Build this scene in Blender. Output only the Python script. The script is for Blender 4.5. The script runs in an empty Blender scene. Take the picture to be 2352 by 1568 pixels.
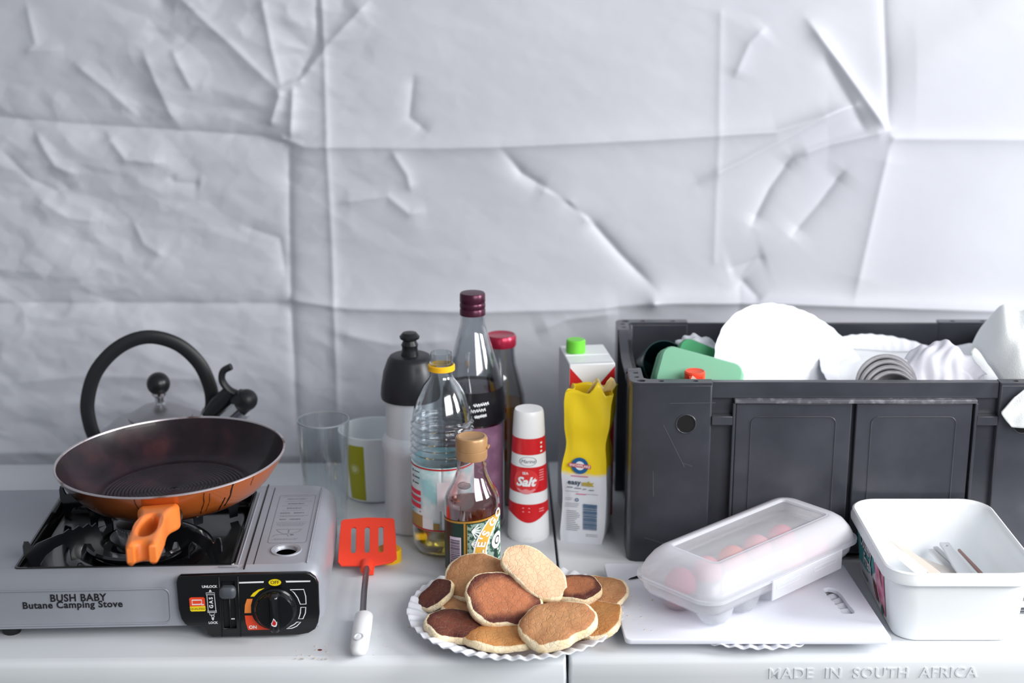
import bpy, math, random
import numpy as np
from mathutils import Matrix, Vector
from math import sin, cos, pi, radians as rad
random.seed(7)
S = bpy.context.scene
COL = S.collection

# ------------------------------------------------------------------ camera
PITCH = rad(16.0)
CAM = Vector((0, 0, 1.46))
TZ = 0.74                                   # table-top height
cd = bpy.data.cameras.new('camera'); co = bpy.data.objects.new('camera', cd); COL.objects.link(co)
co.location = CAM; co.rotation_euler = (rad(90) - PITCH, 0, 0)
cd.sensor_width = 36; cd.lens = 3500 / 2352 * 36
cd.dof.use_dof = True; cd.dof.focus_distance = 1.60; cd.dof.aperture_fstop = 3.6
cd.clip_start = .05
S.camera = co

# ------------------------------------------------------------------ world and lights
w = bpy.data.worlds.new('world'); S.world = w; w.use_nodes = True
bg = w.node_tree.nodes['Background']; bg.inputs[0].default_value = (.87, .93, 1, 1); bg.inputs[1].default_value = .30

def area(name, loc, target, size, power, col=(1, 1, 1), sy=None):
    l = bpy.data.lights.new(name, 'AREA'); l.energy = power; l.color = col
    l.shape = 'RECTANGLE'; l.size = size; l.size_y = sy or size
    o = bpy.data.objects.new(name, l); COL.objects.link(o); o.location = loc
    d = Vector(target) - Vector(loc); o.rotation_euler = d.to_track_quat('-Z', 'Y').to_euler()
    return o
area('tent_doorway_daylight', (2.25, 1.05, 1.68), (.2, 1.6, .85), .62, 52, (1, 1, 1), .8)
area('front_fill_light', (1.05, .05, 1.75), (.15, 1.5, .74), 1.2, 28, (1, .99, .98), .9)  # unseen soft fill, added to brighten the table front and board

vs = S.view_settings
vs.view_transform = 'Standard'; vs.look = 'None'; vs.gamma = 1; vs.use_curve_mapping = False
vs.exposure = 0.21

# ------------------------------------------------------------------ helpers: camera-independent placing
_F = Vector((0, cos(PITCH), -sin(PITCH))); _U = Vector((0, sin(PITCH), cos(PITCH))); _R = Vector((1, 0, 0))
def _ray(x, y): return _F + _R * ((x - 1176) / 3500) - _U * ((y - 784) / 3500)
def P(x, y, h=0):                            # point at height h above the table top
    d = _ray(x, y); return CAM + d * ((TZ + h - CAM.z) / d.z)
def PY(x, y, Y):                             # point at depth Y
    d = _ray(x, y); return CAM + d * (Y / d.y)

# ------------------------------------------------------------------ helpers: materials
def lin(c):
    if isinstance(c, str):
        c = c.lstrip('#'); c = tuple(int(c[i:i + 2], 16) / 255 for i in (0, 2, 4))
    return tuple((v / 12.92 if v <= .04045 else ((v + .055) / 1.055) ** 2.4) for v in c[:3]) + (1,)

def mat(name, col, rough=.5, metal=0, spec=.5, trans=0, ior=1.45, coat=0, sss=0, col2=None, nscale=30, nlo=.4, nhi=.6,
        bump=0, bscale=200, bdetail=4, bdist=.001, emis=0):
    m = bpy.data.materials.new(name); m.use_nodes = True
    nt = m.node_tree; b = nt.nodes['Principled BSDF']; L = nt.links
    b.inputs['Base Color'].default_value = lin(col)
    b.inputs['Roughness'].default_value = rough; b.inputs['Metallic'].default_value = metal
    b.inputs['Specular IOR Level'].default_value = spec; b.inputs['Transmission Weight'].default_value = trans
    b.inputs['IOR'].default_value = ior; b.inputs['Coat Weight'].default_value = coat
    if sss:
        b.inputs['Subsurface Weight'].default_value = sss; b.inputs['Subsurface Radius'].default_value = (.6, .5, .4)
        b.inputs['Subsurface Scale'].default_value = .006
    tc = nt.nodes.new('ShaderNodeTexCoord')
    if col2:
        n = nt.nodes.new('ShaderNodeTexNoise'); n.inputs['Scale'].default_value = nscale; n.inputs['Detail'].default_value = 5
        L.new(tc.outputs['Object'], n.inputs['Vector'])
        mr = nt.nodes.new('ShaderNodeMapRange'); mr.inputs[1].default_value = nlo; mr.inputs[2].default_value = nhi
        L.new(n.outputs[0], mr.inputs[0])
        mx = nt.nodes.new('ShaderNodeMix'); mx.data_type = 'RGBA'
        mx.inputs[6].default_value = lin(col); mx.inputs[7].default_value = lin(col2)
        L.new(mr.outputs[0], mx.inputs[0]); L.new(mx.outputs[2], b.inputs['Base Color'])
    if bump:
        n = nt.nodes.new('ShaderNodeTexNoise'); n.inputs['Scale'].default_value = bscale; n.inputs['Detail'].default_value = bdetail
        L.new(tc.outputs['Object'], n.inputs['Vector'])
        bp = nt.nodes.new('ShaderNodeBump'); bp.inputs['Strength'].default_value = bump; bp.inputs['Distance'].default_value = bdist
        L.new(n.outputs[0], bp.inputs['Height']); L.new(bp.outputs[0], b.inputs['Normal'])
    return m

def thin_glass(name, tint='#ffffff', k=1.0, rough=.02, ior=1.45):
    m = bpy.data.materials.new(name); m.use_nodes = True; nt = m.node_tree; L = nt.links; nt.nodes.remove(nt.nodes['Principled BSDF'])
    out = nt.nodes['Material Output']; t = nt.nodes.new('ShaderNodeBsdfTransparent'); g = nt.nodes.new('ShaderNodeBsdfGlossy')
    t.inputs[0].default_value = lin(tint); g.inputs[0].default_value = (1, 1, 1, 1); g.inputs['Roughness'].default_value = rough
    lw = nt.nodes.new('ShaderNodeLayerWeight'); lw.inputs[0].default_value = .5
    f = nt.nodes.new('ShaderNodeMath'); f.operation = 'POWER'; f.inputs[1].default_value = 3.0
    L.new(lw.outputs['Facing'], f.inputs[0])
    f2 = nt.nodes.new('ShaderNodeMath'); f2.operation = 'MULTIPLY_ADD'; f2.inputs[1].default_value = .8 * k; f2.inputs[2].default_value = .05 * k
    L.new(f.outputs[0], f2.inputs[0]); f2.use_clamp = True
    mx = nt.nodes.new('ShaderNodeMixShader'); L.new(f2.outputs[0], mx.inputs[0]); L.new(t.outputs[0], mx.inputs[1]); L.new(g.outputs[0], mx.inputs[2])
    L.new(mx.outputs[0], out.inputs[0]); return m

def frosted(name, col, clear=.4, rough=.35, transl=.4):
    """milky polypropylene: part clear, part diffuse, part translucent, with a soft gloss"""
    m = bpy.data.materials.new(name); m.use_nodes = True; nt = m.node_tree; L = nt.links
    b = nt.nodes['Principled BSDF']; out = nt.nodes['Material Output']
    b.inputs['Base Color'].default_value = lin(col); b.inputs['Roughness'].default_value = rough
    tr = nt.nodes.new('ShaderNodeBsdfTranslucent'); tr.inputs[0].default_value = lin(col)
    a = nt.nodes.new('ShaderNodeMixShader'); a.inputs[0].default_value = transl; L.new(b.outputs[0], a.inputs[1]); L.new(tr.outputs[0], a.inputs[2])
    t = nt.nodes.new('ShaderNodeBsdfTransparent')
    c = nt.nodes.new('ShaderNodeMixShader'); c.inputs[0].default_value = clear; L.new(a.outputs[0], c.inputs[1]); L.new(t.outputs[0], c.inputs[2])
    L.new(c.outputs[0], out.inputs[0]); return m

# ------------------------------------------------------------------ helpers: geometry (verts, faces)
def box(x0, x1, y0, y1, z0, z1):
    v = [(x, y, z) for z in (z0, z1) for x, y in ((x0, y0), (x1, y0), (x1, y1), (x0, y1))]
    return v, [(3, 2, 1, 0), (4, 5, 6, 7), (0, 1, 5, 4), (1, 2, 6, 5), (2, 3, 7, 6), (3, 0, 4, 7)]
def join(*gs):
    V, Fc = [], []
    for v, f in gs:
        o = len(V); V += [tuple(p) for p in v]; Fc += [tuple(i + o for i in q) for q in f]
    return V, Fc
def xf(g, M):
    if not isinstance(M, Matrix): M = Matrix.Translation(M)
    return [tuple(M @ Vector(p)) for p in g[0]], g[1]
def mp(g, fn): return [tuple(fn(*p)) for p in g[0]], g[1]
def RX(a): return Matrix.Rotation(rad(a), 4, 'X')
def RY(a): return Matrix.Rotation(rad(a), 4, 'Y')
def RZ(a): return Matrix.Rotation(rad(a), 4, 'Z')
def T(x, y, z): return Matrix.Translation((x, y, z))
def lathe(prof, n=48, closed=False, cap=True):
    V = [(r * cos(2 * pi * k / n), r * sin(2 * pi * k / n), z) for r, z in prof for k in range(n)]
    Fc = []; m = len(prof)
    for i in range(m if closed else m - 1):
        a, b = i * n, ((i + 1) % m) * n
        for k in range(n): Fc.append((a + k, a + (k + 1) % n, b + (k + 1) % n, b + k))
    if not closed and cap:
        if prof[0][0] > 1e-6: Fc.append(tuple(reversed(range(n))))
        if prof[-1][0] > 1e-6: Fc.append(tuple(range((m - 1) * n, m * n)))
    return V, Fc
def shell(prof, t, n=48):                    # lathed wall of thickness t, open at the top
    inner = [(max(r - t, .0004), max(z, prof[0][1] + t)) for r, z in prof]
    return lathe([(.0004, prof[0][1])] + prof + inner[::-1] + [(.0004, prof[0][1] + t)], n)
def loft(loops, cap=True, closed=False):
    n = len(loops[0]); V = [tuple(p) for l in loops for p in l]; Fc = []; m = len(loops)
    for i in range(m if closed else m - 1):
        a, b = i * n, ((i + 1) % m) * n
        for k in range(n): Fc.append((a + k, a + (k + 1) % n, b + (k + 1) % n, b + k))
    if cap and not closed: Fc.append(tuple(reversed(range(n)))); Fc.append(tuple(range((m - 1) * n, m * n)))
    return V, Fc
def rrect(w, d, r, z=0, n=6, cx=0, cy=0):
    r = max(min(r, w / 2 - 1e-5, d / 2 - 1e-5), 1e-5); out = []
    for q, (sx, sy) in enumerate(((1, 1), (-1, 1), (-1, -1), (1, -1))):
        for k in range(n + 1):
            a = q * pi / 2 + k / n * pi / 2
            out.append((cx + sx * (w / 2 - r) + r * cos(a), cy + sy * (d / 2 - r) + r * sin(a), z))
    return out
def tube(pts, r, n=12, flat=1.0, up=None, cap=True):
    pts = [Vector(p) for p in pts]; rs = r if isinstance(r, (list, tuple)) else [r] * len(pts); loops = []
    ref = Vector(up) if up else None; prev = None
    for i, p in enumerate(pts):
        d = (pts[min(i + 1, len(pts) - 1)] - pts[max(i - 1, 0)]).normalized()
        if ref is not None: s = d.cross(ref)
        elif prev is not None: s = prev - d * prev.dot(d)
        else: s = d.cross(Vector((0, 0, 1)) if abs(d.z) < .9 else Vector((1, 0, 0)))
        s.normalize(); u = s.cross(d).normalized(); prev = s
        loops.append([p + s * (rs[i] * cos(2 * pi * k / n)) + u * (rs[i] * flat * sin(2 * pi * k / n)) for k in range(n)])
    return loft(loops, cap)
def grid(nx, ny, fn):
    V = [tuple(fn(i / (nx - 1), j / (ny - 1))) for j in range(ny) for i in range(nx)]
    return V, [(j * nx + i, j * nx + i + 1, (j + 1) * nx + i + 1, (j + 1) * nx + i) for j in range(ny - 1) for i in range(nx - 1)]
def ball(r, n=24, m=12): return lathe([(max(r * sin(pi * k / m), 1e-5), -r * cos(pi * k / m)) for k in range(m + 1)], n)

def smooth_path(pts, n=8):
    pts = [Vector(p) for p in pts]; q = [2 * pts[0] - pts[1]] + pts + [2 * pts[-1] - pts[-2]]; out = []
    for i in range(1, len(q) - 2):
        a, b, c, d = q[i - 1:i + 3]
        for k in range(n):
            t = k / n
            out.append(.5 * ((2 * b) + (c - a) * t + (2 * a - 5 * b + 4 * c - d) * t * t + (3 * b - a - 3 * c + d) * t ** 3))
    out.append(pts[-1]); return out

# ------------------------------------------------------------------ helpers: objects
def tag(o, label=None, cat=None, group=None, kind=None):
    if label: o['label'] = label
    if cat: o['category'] = cat
    if group: o['group'] = group
    if kind: o['kind'] = kind
    return o
def part(name, g, m, parent=None, bevel=0, ang=35, flat=False, solid=0, segs=2, M=None):
    if M is not None: g = xf(g, M)
    me = bpy.data.meshes.new(name); me.from_pydata([tuple(p) for p in g[0]], [], [tuple(f) for f in g[1]]); me.validate()
    if not flat:
        me.shade_smooth(); me.set_sharp_from_angle(angle=rad(ang))
    o = bpy.data.objects.new(name, me); COL.objects.link(o); me.materials.append(m)
    if parent: o.parent = parent
    if solid:
        s = o.modifiers.new('solid', 'SOLIDIFY'); s.thickness = solid; s.offset = 0
    if bevel:
        b = o.modifiers.new('bevel', 'BEVEL'); b.width = bevel; b.segments = segs; b.limit_method = 'ANGLE'; b.angle_limit = rad(40)
        b.harden_normals = False
    return o
def each(name, gs, m, parent, **kw): return [part(name, g_, m, parent, **kw) for g_ in gs]
def thing(name, label, cat, loc=(0, 0, 0), rz=0, group=None):
    o = bpy.data.objects.new(name, None); o.empty_display_size = .02; COL.objects.link(o); o.location = loc; o.rotation_euler = (0, 0, rad(rz))
    return tag(o, label, cat, group)

def _curve_geo(cu):
    ob = bpy.data.objects.new('t', cu); COL.objects.link(ob)
    dg = bpy.context.evaluated_depsgraph_get(); me = bpy.data.meshes.new_from_object(ob.evaluated_get(dg))
    g = ([tuple(v.co) for v in me.vertices], [tuple(p.vertices) for p in me.polygons])
    bpy.data.meshes.remove(me); bpy.data.objects.remove(ob); return g
def shape(polys, ext=0, bev=0, res=1):              # flat plate with holes
    cu = bpy.data.curves.new('c', 'CURVE'); cu.dimensions = '2D'; cu.fill_mode = 'BOTH'
    for pl in polys:
        s = cu.splines.new('POLY'); s.points.add(len(pl) - 1); s.use_cyclic_u = True
        for i, p in enumerate(pl): s.points[i].co = (p[0], p[1], 0, 1)
    cu.extrude = max(ext - bev, 0); cu.bevel_depth = bev; cu.offset = -bev; cu.bevel_resolution = res
    return _curve_geo(cu)
def text(s, size, bold=0, shear=0, ext=0, sp=1.0, wx=1.0):
    cu = bpy.data.curves.new('t', 'FONT'); cu.body = s; cu.size = size; cu.offset = bold; cu.shear = shear; cu.extrude = ext
    cu.align_x = 'CENTER'; cu.align_y = 'CENTER'; cu.space_character = sp; cu.resolution_u = 3
    g = _curve_geo(cu); return [(x * wx, y, z) for x, y, z in g[0]], g[1]
def ribbon(pts, wd, closed=False):           # flat line in 2D
    pts = [Vector((p[0], p[1])) for p in pts]; n = len(pts); L, Rr = [], []
    for i in range(n):
        a = pts[(i - 1) % n] if (closed or i) else pts[i]; b = pts[(i + 1) % n] if (closed or i < n - 1) else pts[i]
        d = (b - a).normalized(); nn = Vector((-d.y, d.x)) * wd / 2; L.append(pts[i] + nn); Rr.append(pts[i] - nn)
    V = [(p.x, p.y, 0) for p in L] + [(p.x, p.y, 0) for p in Rr]
    return V, [(i, n + i, n + (i + 1) % n, (i + 1) % n) for i in range(n if closed else n - 1)]
def poly(pts): return [(p[0], p[1], 0) for p in pts], [tuple(range(len(pts)))]
def rect2(x0, x1, y0, y1): return poly([(x0, y0), (x1, y0), (x1, y1), (x0, y1)])
def disc2(cx, cy, rx, ry=None, n=28): return poly([(cx + rx * cos(2 * pi * k / n), cy + (ry or rx) * sin(2 * pi * k / n)) for k in range(n)])
def ring2(cx, cy, r0, r1, n=32, s=1):
    V = [(cx + r * cos(2 * pi * k / n), cy + s * r * sin(2 * pi * k / n), 0) for r in (r0, r1) for k in range(n)]
    return V, [(k, (k + 1) % n, n + (k + 1) % n, n + k) for k in range(n)]
def wrapf(rf, a0=0, eps=.0003):              # 2D label (x along surface, y = height) onto a surface of revolution facing -Y
    def fn(x, y, z=0):
        r = rf(y) + eps + z; a = a0 + x / rf(y); return (r * sin(a), -r * cos(a), y)
    return fn
def interp(prof):
    zs = [p[1] for p in prof]; rs = [p[0] for p in prof]
    return lambda z: float(np.interp(z, zs, rs))
def band(rf, z0, z1, a0, a1, n=24, m=4, eps=.0003):
    return grid(n, m, lambda u, v: ((rf(z0 + (z1 - z0) * v) + eps) * sin(a0 + (a1 - a0) * u), -(rf(z0 + (z1 - z0) * v) + eps) * cos(a0 + (a1 - a0) * u), z0 + (z1 - z0) * v))

# ------------------------------------------------------------------ shared materials
M = {}
M['blackplastic'] = mat('black_plastic', '#17181b', .32, spec=.5)
M['softblack'] = mat('matte_black_plastic', '#1c1d20', .45)
M['chrome'] = mat('polished_steel', '#c9c9cc', .12, metal=1)
M['steel'] = mat('brushed_steel', '#b9b8ba', .30, metal=1, bump=.05, bscale=300)
M['white'] = mat('white_plastic', '#eceef0', .35)
M['whiteprint'] = mat('white_print', '#eceef0', .6)
M['blackprint'] = mat('black_print', '#15161a', .6)
M['greyprint'] = mat('grey_print', '#70757c', .6)
M['red'] = mat('red_print', '#c02026', .35)
M['paper'] = mat('white_paper', '#dee0e7', .75)
M['glass'] = thin_glass('clear_glass', '#fafcfc', 1.0)

# ================================================================== SETTING
# ---- tent wall: a crumpled, creased sheet
def vnoise(x, y, seed):
    rs = np.random.RandomState(seed); G = rs.rand(257, 257) * 2 - 1
    xi = np.floor(x).astype(int); yi = np.floor(y).astype(int); fx = x - xi; fy = y - yi
    fx = fx * fx * fx * (fx * (fx * 6 - 15) + 10); fy = fy * fy * fy * (fy * (fy * 6 - 15) + 10)
    g = lambda a, b: G[a % 257, b % 257]
    return (g(xi, yi) * (1 - fx) + g(xi + 1, yi) * fx) * (1 - fy) + (g(xi, yi + 1) * (1 - fx) + g(xi + 1, yi + 1) * fx) * fy
WY = 1.965
xs = np.concatenate([np.linspace(-2.3, -.74, 30)[:-1], np.linspace(-.74, .74, 640), np.linspace(.74, 2.3, 30)[1:]])
zs = np.concatenate([np.linspace(0.0, .70, 12)[:-1], np.linspace(.70, 1.40, 310), np.linspace(1.40, 2.35, 30)[1:]])
X, Z = np.meshgrid(xs, zs)
# texture-like parameter plane: px coordinates of each wall point as seen square-on
PXc = np.zeros_like(X); PYc = np.zeros_like(X)
zc = WY * cos(PITCH) + (CAM.z - Z) * sin(PITCH)
PXc = 1176 + 3500 * X / zc; PYc = 784 - 3500 * ((WY) * sin(PITCH) + (Z - CAM.z) * cos(PITCH)) / zc
H = np.zeros_like(X)
def crease(pts, amp, wd, kind='r', taper=True):
    """pts in photo pixels on the wall, amp in mm, wd in px; ridge / valley cusp along a polyline"""
    global H
    D = np.full(X.shape, 1e9); Tt = np.zeros_like(X); tot = sum(math.dist(pts[i], pts[i + 1]) for i in range(len(pts) - 1)); acc = 0
    for (x0, y0), (x1, y1) in zip(pts[:-1], pts[1:]):
        L = math.dist((x0, y0), (x1, y1)); t = np.clip(((PXc - x0) * (x1 - x0) + (PYc - y0) * (y1 - y0)) / L / L, 0, 1)
        d = np.hypot(PXc - x0 - t * (x1 - x0), PYc - y0 - t * (y1 - y0)); m = d < D
        D[m] = d[m]; Tt[m] = ((acc + t * L) / tot)[m]; acc += L
    e = np.sqrt(D * D + 6.0) - 2.45
    k = np.exp(-e / wd) + .16 * np.exp(-e / 4.5)
    if taper: k = k * np.clip(np.minimum(Tt, 1 - Tt) * 6 + .15, 0, 1)
    H += (1.35 if kind == 'r' else -1.35) * amp * .001 * k
for c in [
    ([(-60, 262), (0, 272), (200, 288), (420, 302), (600, 316), (650, 330)], 5.5, 32, 'v', False),
    ([(650, 318), (700, 335), (1000, 337), (1150, 334), (1500, 318), (1780, 300), (1960, 240)], 5.0, 26, 'r', False),
    ([(2050, 316), (2400, 320)], 3.5, 22, 'r', False),
    ([(-60, 697), (660, 702)], 5.0, 30, 'v', False),
    ([(672, 690), (800, 706), (1100, 712), (1350, 705), (1500, 690)], 5.5, 26, 'r', False),
    ([(1500, 690), (1800, 693), (2100, 703), (2400, 712)], 7.0, 22, 'r', False),
    ([(664, 340), (664, 520), (668, 700), (682, 1000)], 2.4, 11, 'v', False),
    ([(738, -20), (745, 120), (752, 340), (762, 560), (775, 940)], 1.5, 8, 'r', False),
    ([(400, -20), (520, 90), (640, 205)], 3.8, 26, 'r', True),
    ([(600, -20), (625, 110), (648, 205)], 3.0, 18, 'r', True),
    ([(850, 0), (760, 95), (690, 185)], 4.0, 24, 'r', True),
    ([(725, -20), (730, 100), (680, 190)], 2.2, 16, 'v', True),
    ([(640, 205), (690, 185)], 4, 16, 'r', False),
    ([(648, 205), (620, 290)], 3.5, 14, 'r', True),
    ([(675, 195), (668, 320)], 4, 14, 'r', True),
    ([(1150, 340), (1200, 400), (1290, 455), (1350, 500), (1430, 590), (1510, 668)], 4.2, 14, 'v', True),
    ([(1230, 425), (1310, 465), (1365, 520)], 3.6, 14, 'r', True),
    ([(1850, 40), (1930, 150), (2000, 250), (2045, 312)], 5.0, 18, 'r', True),
    ([(1890, 120), (1940, 210), (1985, 300)], 3.0, 16, 'v', True),
    ([(1600, 420), (1700, 370), (1830, 300), (1940, 240)], 4.0, 18, 'r', True),
    ([(1820, 360), (1900, 330), (2045, 295)], 4.0, 16, 'r', True),
    ([(1820, 360), (1770, 430), (1725, 520)], 4.0, 16, 'v', True),
    ([(1940, 390), (1880, 470), (1815, 545)], 4.2, 20, 'v', True),
    ([(2045, 316), (2010, 470), (1960, 690)], 3.5, 40, 'r', True),
    ([(2028, -20), (2034, 150), (2034, 300)], 1.8, 10, 'v', False),
    ([(1655, 30), (1650, 330), (1640, 600)], .7, 8, 'r', False),
    ([(1685, 180), (1720, 100), (1760, 60)], 2.4, 20, 'r', True),
    ([(330, 110), (365, 200), (395, 265), (415, 290)], 2.6, 18, 'r', True),
    ([(395, 110), (430, 180), (445, 210)], 2.6, 16, 'r', True),
    ([(170, 140), (260, 215), (320, 270)], 2.6, 20, 'r', True),
    ([(60, 0), (85, 100), (70, 115), (150, 112)], 2.0, 16, 'r', True),
    ([(240, 300), (290, 365), (380, 375)], 3.0, 18, 'r', True),
    ([(80, 300), (130, 380), (180, 400)], 2.8, 18, 'r', True),
    ([(385, 400), (400, 420), (460, 425)], 2.8, 18, 'v', True),
    ([(0, 340), (70, 410), (130, 440), (180, 420)], 2.8, 22, 'v', True),
    ([(80, 450), (160, 500), (230, 510)], 2.6, 20, 'r', True),
    ([(300, 500), (330, 560), (380, 590)], 2.4, 22, 'r', True),
    ([(950, 170), (940, 270), (985, 305)], 2.6, 18, 'v', True),
    ([(900, 345), (935, 400), (945, 440)], 2.6, 16, 'r', True),
    ([(770, 465), (890, 450), (940, 490), (980, 485)], 2.6, 18, 'r', True),
    ([(550, 520), (640, 550), (655, 640)], 2.4, 20, 'v', True),
    ([(0, 880), (200, 860), (560, 875)], 2.6, 30, 'r', True),
    ([(-40, 1035), (300, 1040), (700, 1045)], 4, 26, 'r', False),
    ([(760, 760), (900, 790), (1040, 780)], 2.4, 24, 'r', True),
    ([(1230, 760), (1300, 730), (1420, 715)], 3.0, 24, 'r', True),
    ([(1670, 1210), (1700, 640), (1750, 560)], 1.5, 30, 'v', True),
    ([(1670, 620), (1760, 590)], 2.2, 22, 'v', True),
    ([(1700, 640), (1745, 690)], 2.6, 14, 'v', True)]:
    crease(*c)
# random crumples: stronger on the left half
left = np.clip((1900 - PXc) / 900, .14, 1); inm = ((np.abs(X) < .78) & (Z > .66) & (Z < 1.43)).astype(float)
def facets(x, y, seed):
    """crumple: heights on a jittered triangular lattice, linearly interpolated so that it breaks into flat facets"""
    rs = np.random.RandomState(seed); G = rs.rand(257, 257) * 2 - 1
    x = x + .38 * vnoise(x * .9, y * .9, seed + 50); y = y + .38 * vnoise(x * .9 + 7, y * .9 + 3, seed + 51)
    xi = np.floor(x).astype(int); yi = np.floor(y).astype(int); fx = x - xi; fy = y - yi
    g = lambda a, b: G[a % 257, b % 257]
    h00, h10, h01, h11 = g(xi, yi), g(xi + 1, yi), g(xi, yi + 1), g(xi + 1, yi + 1)
    up = h00 + (h10 - h00) * fx + (h11 - h10) * fy; dn = h00 + (h01 - h00) * fy + (h11 - h01) * fx
    return np.where(fx > fy, up, dn)
ca, sa = math.cos(rad(38)), math.sin(rad(38))
U1 = (X * ca - Z * sa) + 10; V1 = (X * sa + Z * ca) + 10
patch = np.clip(.75 + 1.2 * vnoise(X * 3.1 + 50, Z * 3.6 + 50, 21), .25, 1.3)
H += inm * left * patch * (.0044 * facets(U1 * 11, V1 * 17, 31) + .0024 * facets(U1 * 24, V1 * 33, 32) + .0012 * facets(U1 * 52 + 3, V1 * 60, 33))
H += .004 * vnoise(X * 3 + 20, Z * 3 + 20, 5) * 1.0
# far-right diagonal slack fold
H += .012 * np.exp(-(((PXc - 2352) * .70 + (PYc - 0)) / 110) ** 2) * (PXc > 1900) * np.clip((PXc - 1900) / 200, 0, 1)
nx, nz = len(xs), len(zs)
V = np.stack([X, WY - H, Z], -1).reshape(-1, 3)
i = np.arange(nx * nz).reshape(nz, nx); q = np.stack([i[:-1, :-1], i[:-1, 1:], i[1:, 1:], i[1:, :-1]], -1).reshape(-1, 4)
me = bpy.data.meshes.new('wall_back'); me.vertices.add(len(V)); me.vertices.foreach_set('co', V.ravel())
me.loops.add(q.size); me.loops.foreach_set('vertex_index', q.ravel().astype(np.int32)); me.polygons.add(len(q))
me.polygons.foreach_set('loop_start', np.arange(0, q.size, 4, dtype=np.int32)); me.update(calc_edges=True); me.validate(); me.shade_smooth()
M['tent'] = mat('silver_tent_fabric', '#bfc1c8', .50, spec=.45, col2='#babcc4', nscale=4, bump=.10, bscale=60, bdist=.002)
wall = bpy.data.objects.new('wall_back', me); COL.objects.link(wall); me.materials.append(M['tent']); tag(wall, kind='structure')
tag(part('floor', box(-2.3, 2.3, -.6, 1.99, -.02, 0), mat('groundsheet', '#6d7273', .8, col2='#5d6364', nscale=6, bump=.2)), kind='structure')

# ---- folding table of two panels
tb = thing('folding_table', 'pale grey moulded folding table whose two halves meet at a dark seam', 'table', (.0555, 1.3665, 0), .85)
M['table'] = mat('grey_table_plastic', '#d5d8dc', .42, spec=.4, col2='#cfd3d7', nscale=5, bump=.08, bscale=900, bdist=.0004)
M['tablemark'] = M['table']
for x0, x1 in ((-1.02, -.0011), (.0011, .96)):
    prof = [(0.012, -.052), (.0008, -.048), (0, -.02), (.0005, -.007), (.003, -.002), (.009, 0)]
    loops = []
    W = x1 - x0; D = .566
    for ins, z in prof:
        xi = min(ins, .0006)
        loops.append(rrect(W - 2 * xi, D - 2 * ins, .0035, TZ + z, 3, (x0 + x1) / 2, D / 2))
    part('tabletop_panel', loft(loops), M['table'], tb, ang=50)
M['tframe'] = mat('grey_steel_frame', '#8b9095', .4, metal=.6)
for x in (-.9, -.12, .12, .85):
    part('table_leg', join(tube([(x, .06, 0), (x, .06, TZ - .05)], .014), tube([(x, .50, 0), (x, .50, TZ - .05)], .014), tube([(x, .06, .25), (x, .50, .25)], .011)), M['tframe'], tb)
g = text('MADE  IN  SOUTH  AFRICA', .0158, bold=.0001, ext=.0007, sp=1.06)
x0 = min(p[0] for p in g[0]); x1 = max(p[0] for p in g[0]); k = .2085 / (x1 - x0)
g = mp(g, lambda x, y, z: (x * k, -z, y * 1.0))
part('embossed_lettering', g, M['table'], tb, flat=True, M=T(.3045, -.0002, TZ - .0175))['label'] = 'raised letters reading MADE IN SOUTH AFRICA'

# ================================================================== STOVE
st = thing('camping_stove', 'silver grey butane camping stove with black tray and control panel', 'stove', (-.193, 1.419, TZ), 2.6)
M['silver'] = mat('silver_paint', '#a3a6af', .36, metal=.25, col2='#9a9da6', nscale=9, bump=.03, bscale=800)
M['enamel'] = mat('black_enamel', '#0b0b0d', .16, spec=.6, coat=.4)
SW, SD, ST = .425, .245, .074
ins = [(.006, .012), (0, .014), (0, .054), (.0015, .062), (.005, .069), (.010, .0728), (.014, .074)]
loops = [rrect(SW - 2 * a, SD - 2 * a, .024 - a * .6, z, 6, -SW / 2, SD / 2) for a, z in ins]
lv, lf = loft(loops, cap=False); n = len(loops[0]); lf = lf + [tuple(reversed(range(n)))]
body = (lv, lf)
TRX0, TRX1, TRY0, TRY1 = -.3095, -.0895, .014, .214
GH = (-.040, .0475)
outl = [p[:2] for p in loops[-1]]
hole1 = [p[:2] for p in rrect(TRX1 - TRX0, TRY1 - TRY0, .002, 0, 3, (TRX0 + TRX1) / 2, (TRY0 + TRY1) / 2)]
hole2 = [(GH[0] + .0115 * cos(2 * pi * k / 32), GH[1] + .0115 * sin(2 * pi * k / 32)) for k in range(32)]
top = xf(shape([outl, hole1, hole2]), (0, 0, ST))
part('housing', join(body, top), M['silver'], st, ang=28)
# tray
tw, td = TRX1 - TRX0, TRY1 - TRY0; tcx, tcy = (TRX0 + TRX1) / 2, (TRY0 + TRY1) / 2
BX, BY = tcx - .003, tcy - .012
tl = [rrect(tw - 2 * a, td - 2 * a, .004, z, 3, tcx, tcy) for a, z in ((-.0012, .0742), (-.0008, .0752), (.001, .0752), (.003, .073), (.006, .058), (.010, .0565))]
tv, tf = loft(tl, cap=False); nn = len(tl[0]); tf = tf + [tuple(range(len(tv) - nn, len(tv)))]
drip = part('drip_tray', join((tv, tf), xf(lathe([(.078, .0566), (.072, .0605), (.066, .061), (.060, .059), (.050, .0575), (.047, .0615), (.034, .0625)], 56), (BX, BY, 0))), M['enamel'], st)
part('burner', join(xf(lathe([(.022, .058), (.024, .066), (.030, .068), (.030, .071), (.021, .073), (.021, .083), (.0225, .084), (.0225, .086), (.010, .088)], 40), (BX, BY, 0)),
     *[box(BX + .0211 * cos(a) - .0006, BX + .0211 * cos(a) + .0006, BY + .0211 * sin(a) - .0006, BY + .0211 * sin(a) + .0006, .075, .082) for a in [2 * pi * k / 36 for k in range(36)]]), M['steel'], st)['label'] = 'round steel gas burner'
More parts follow.
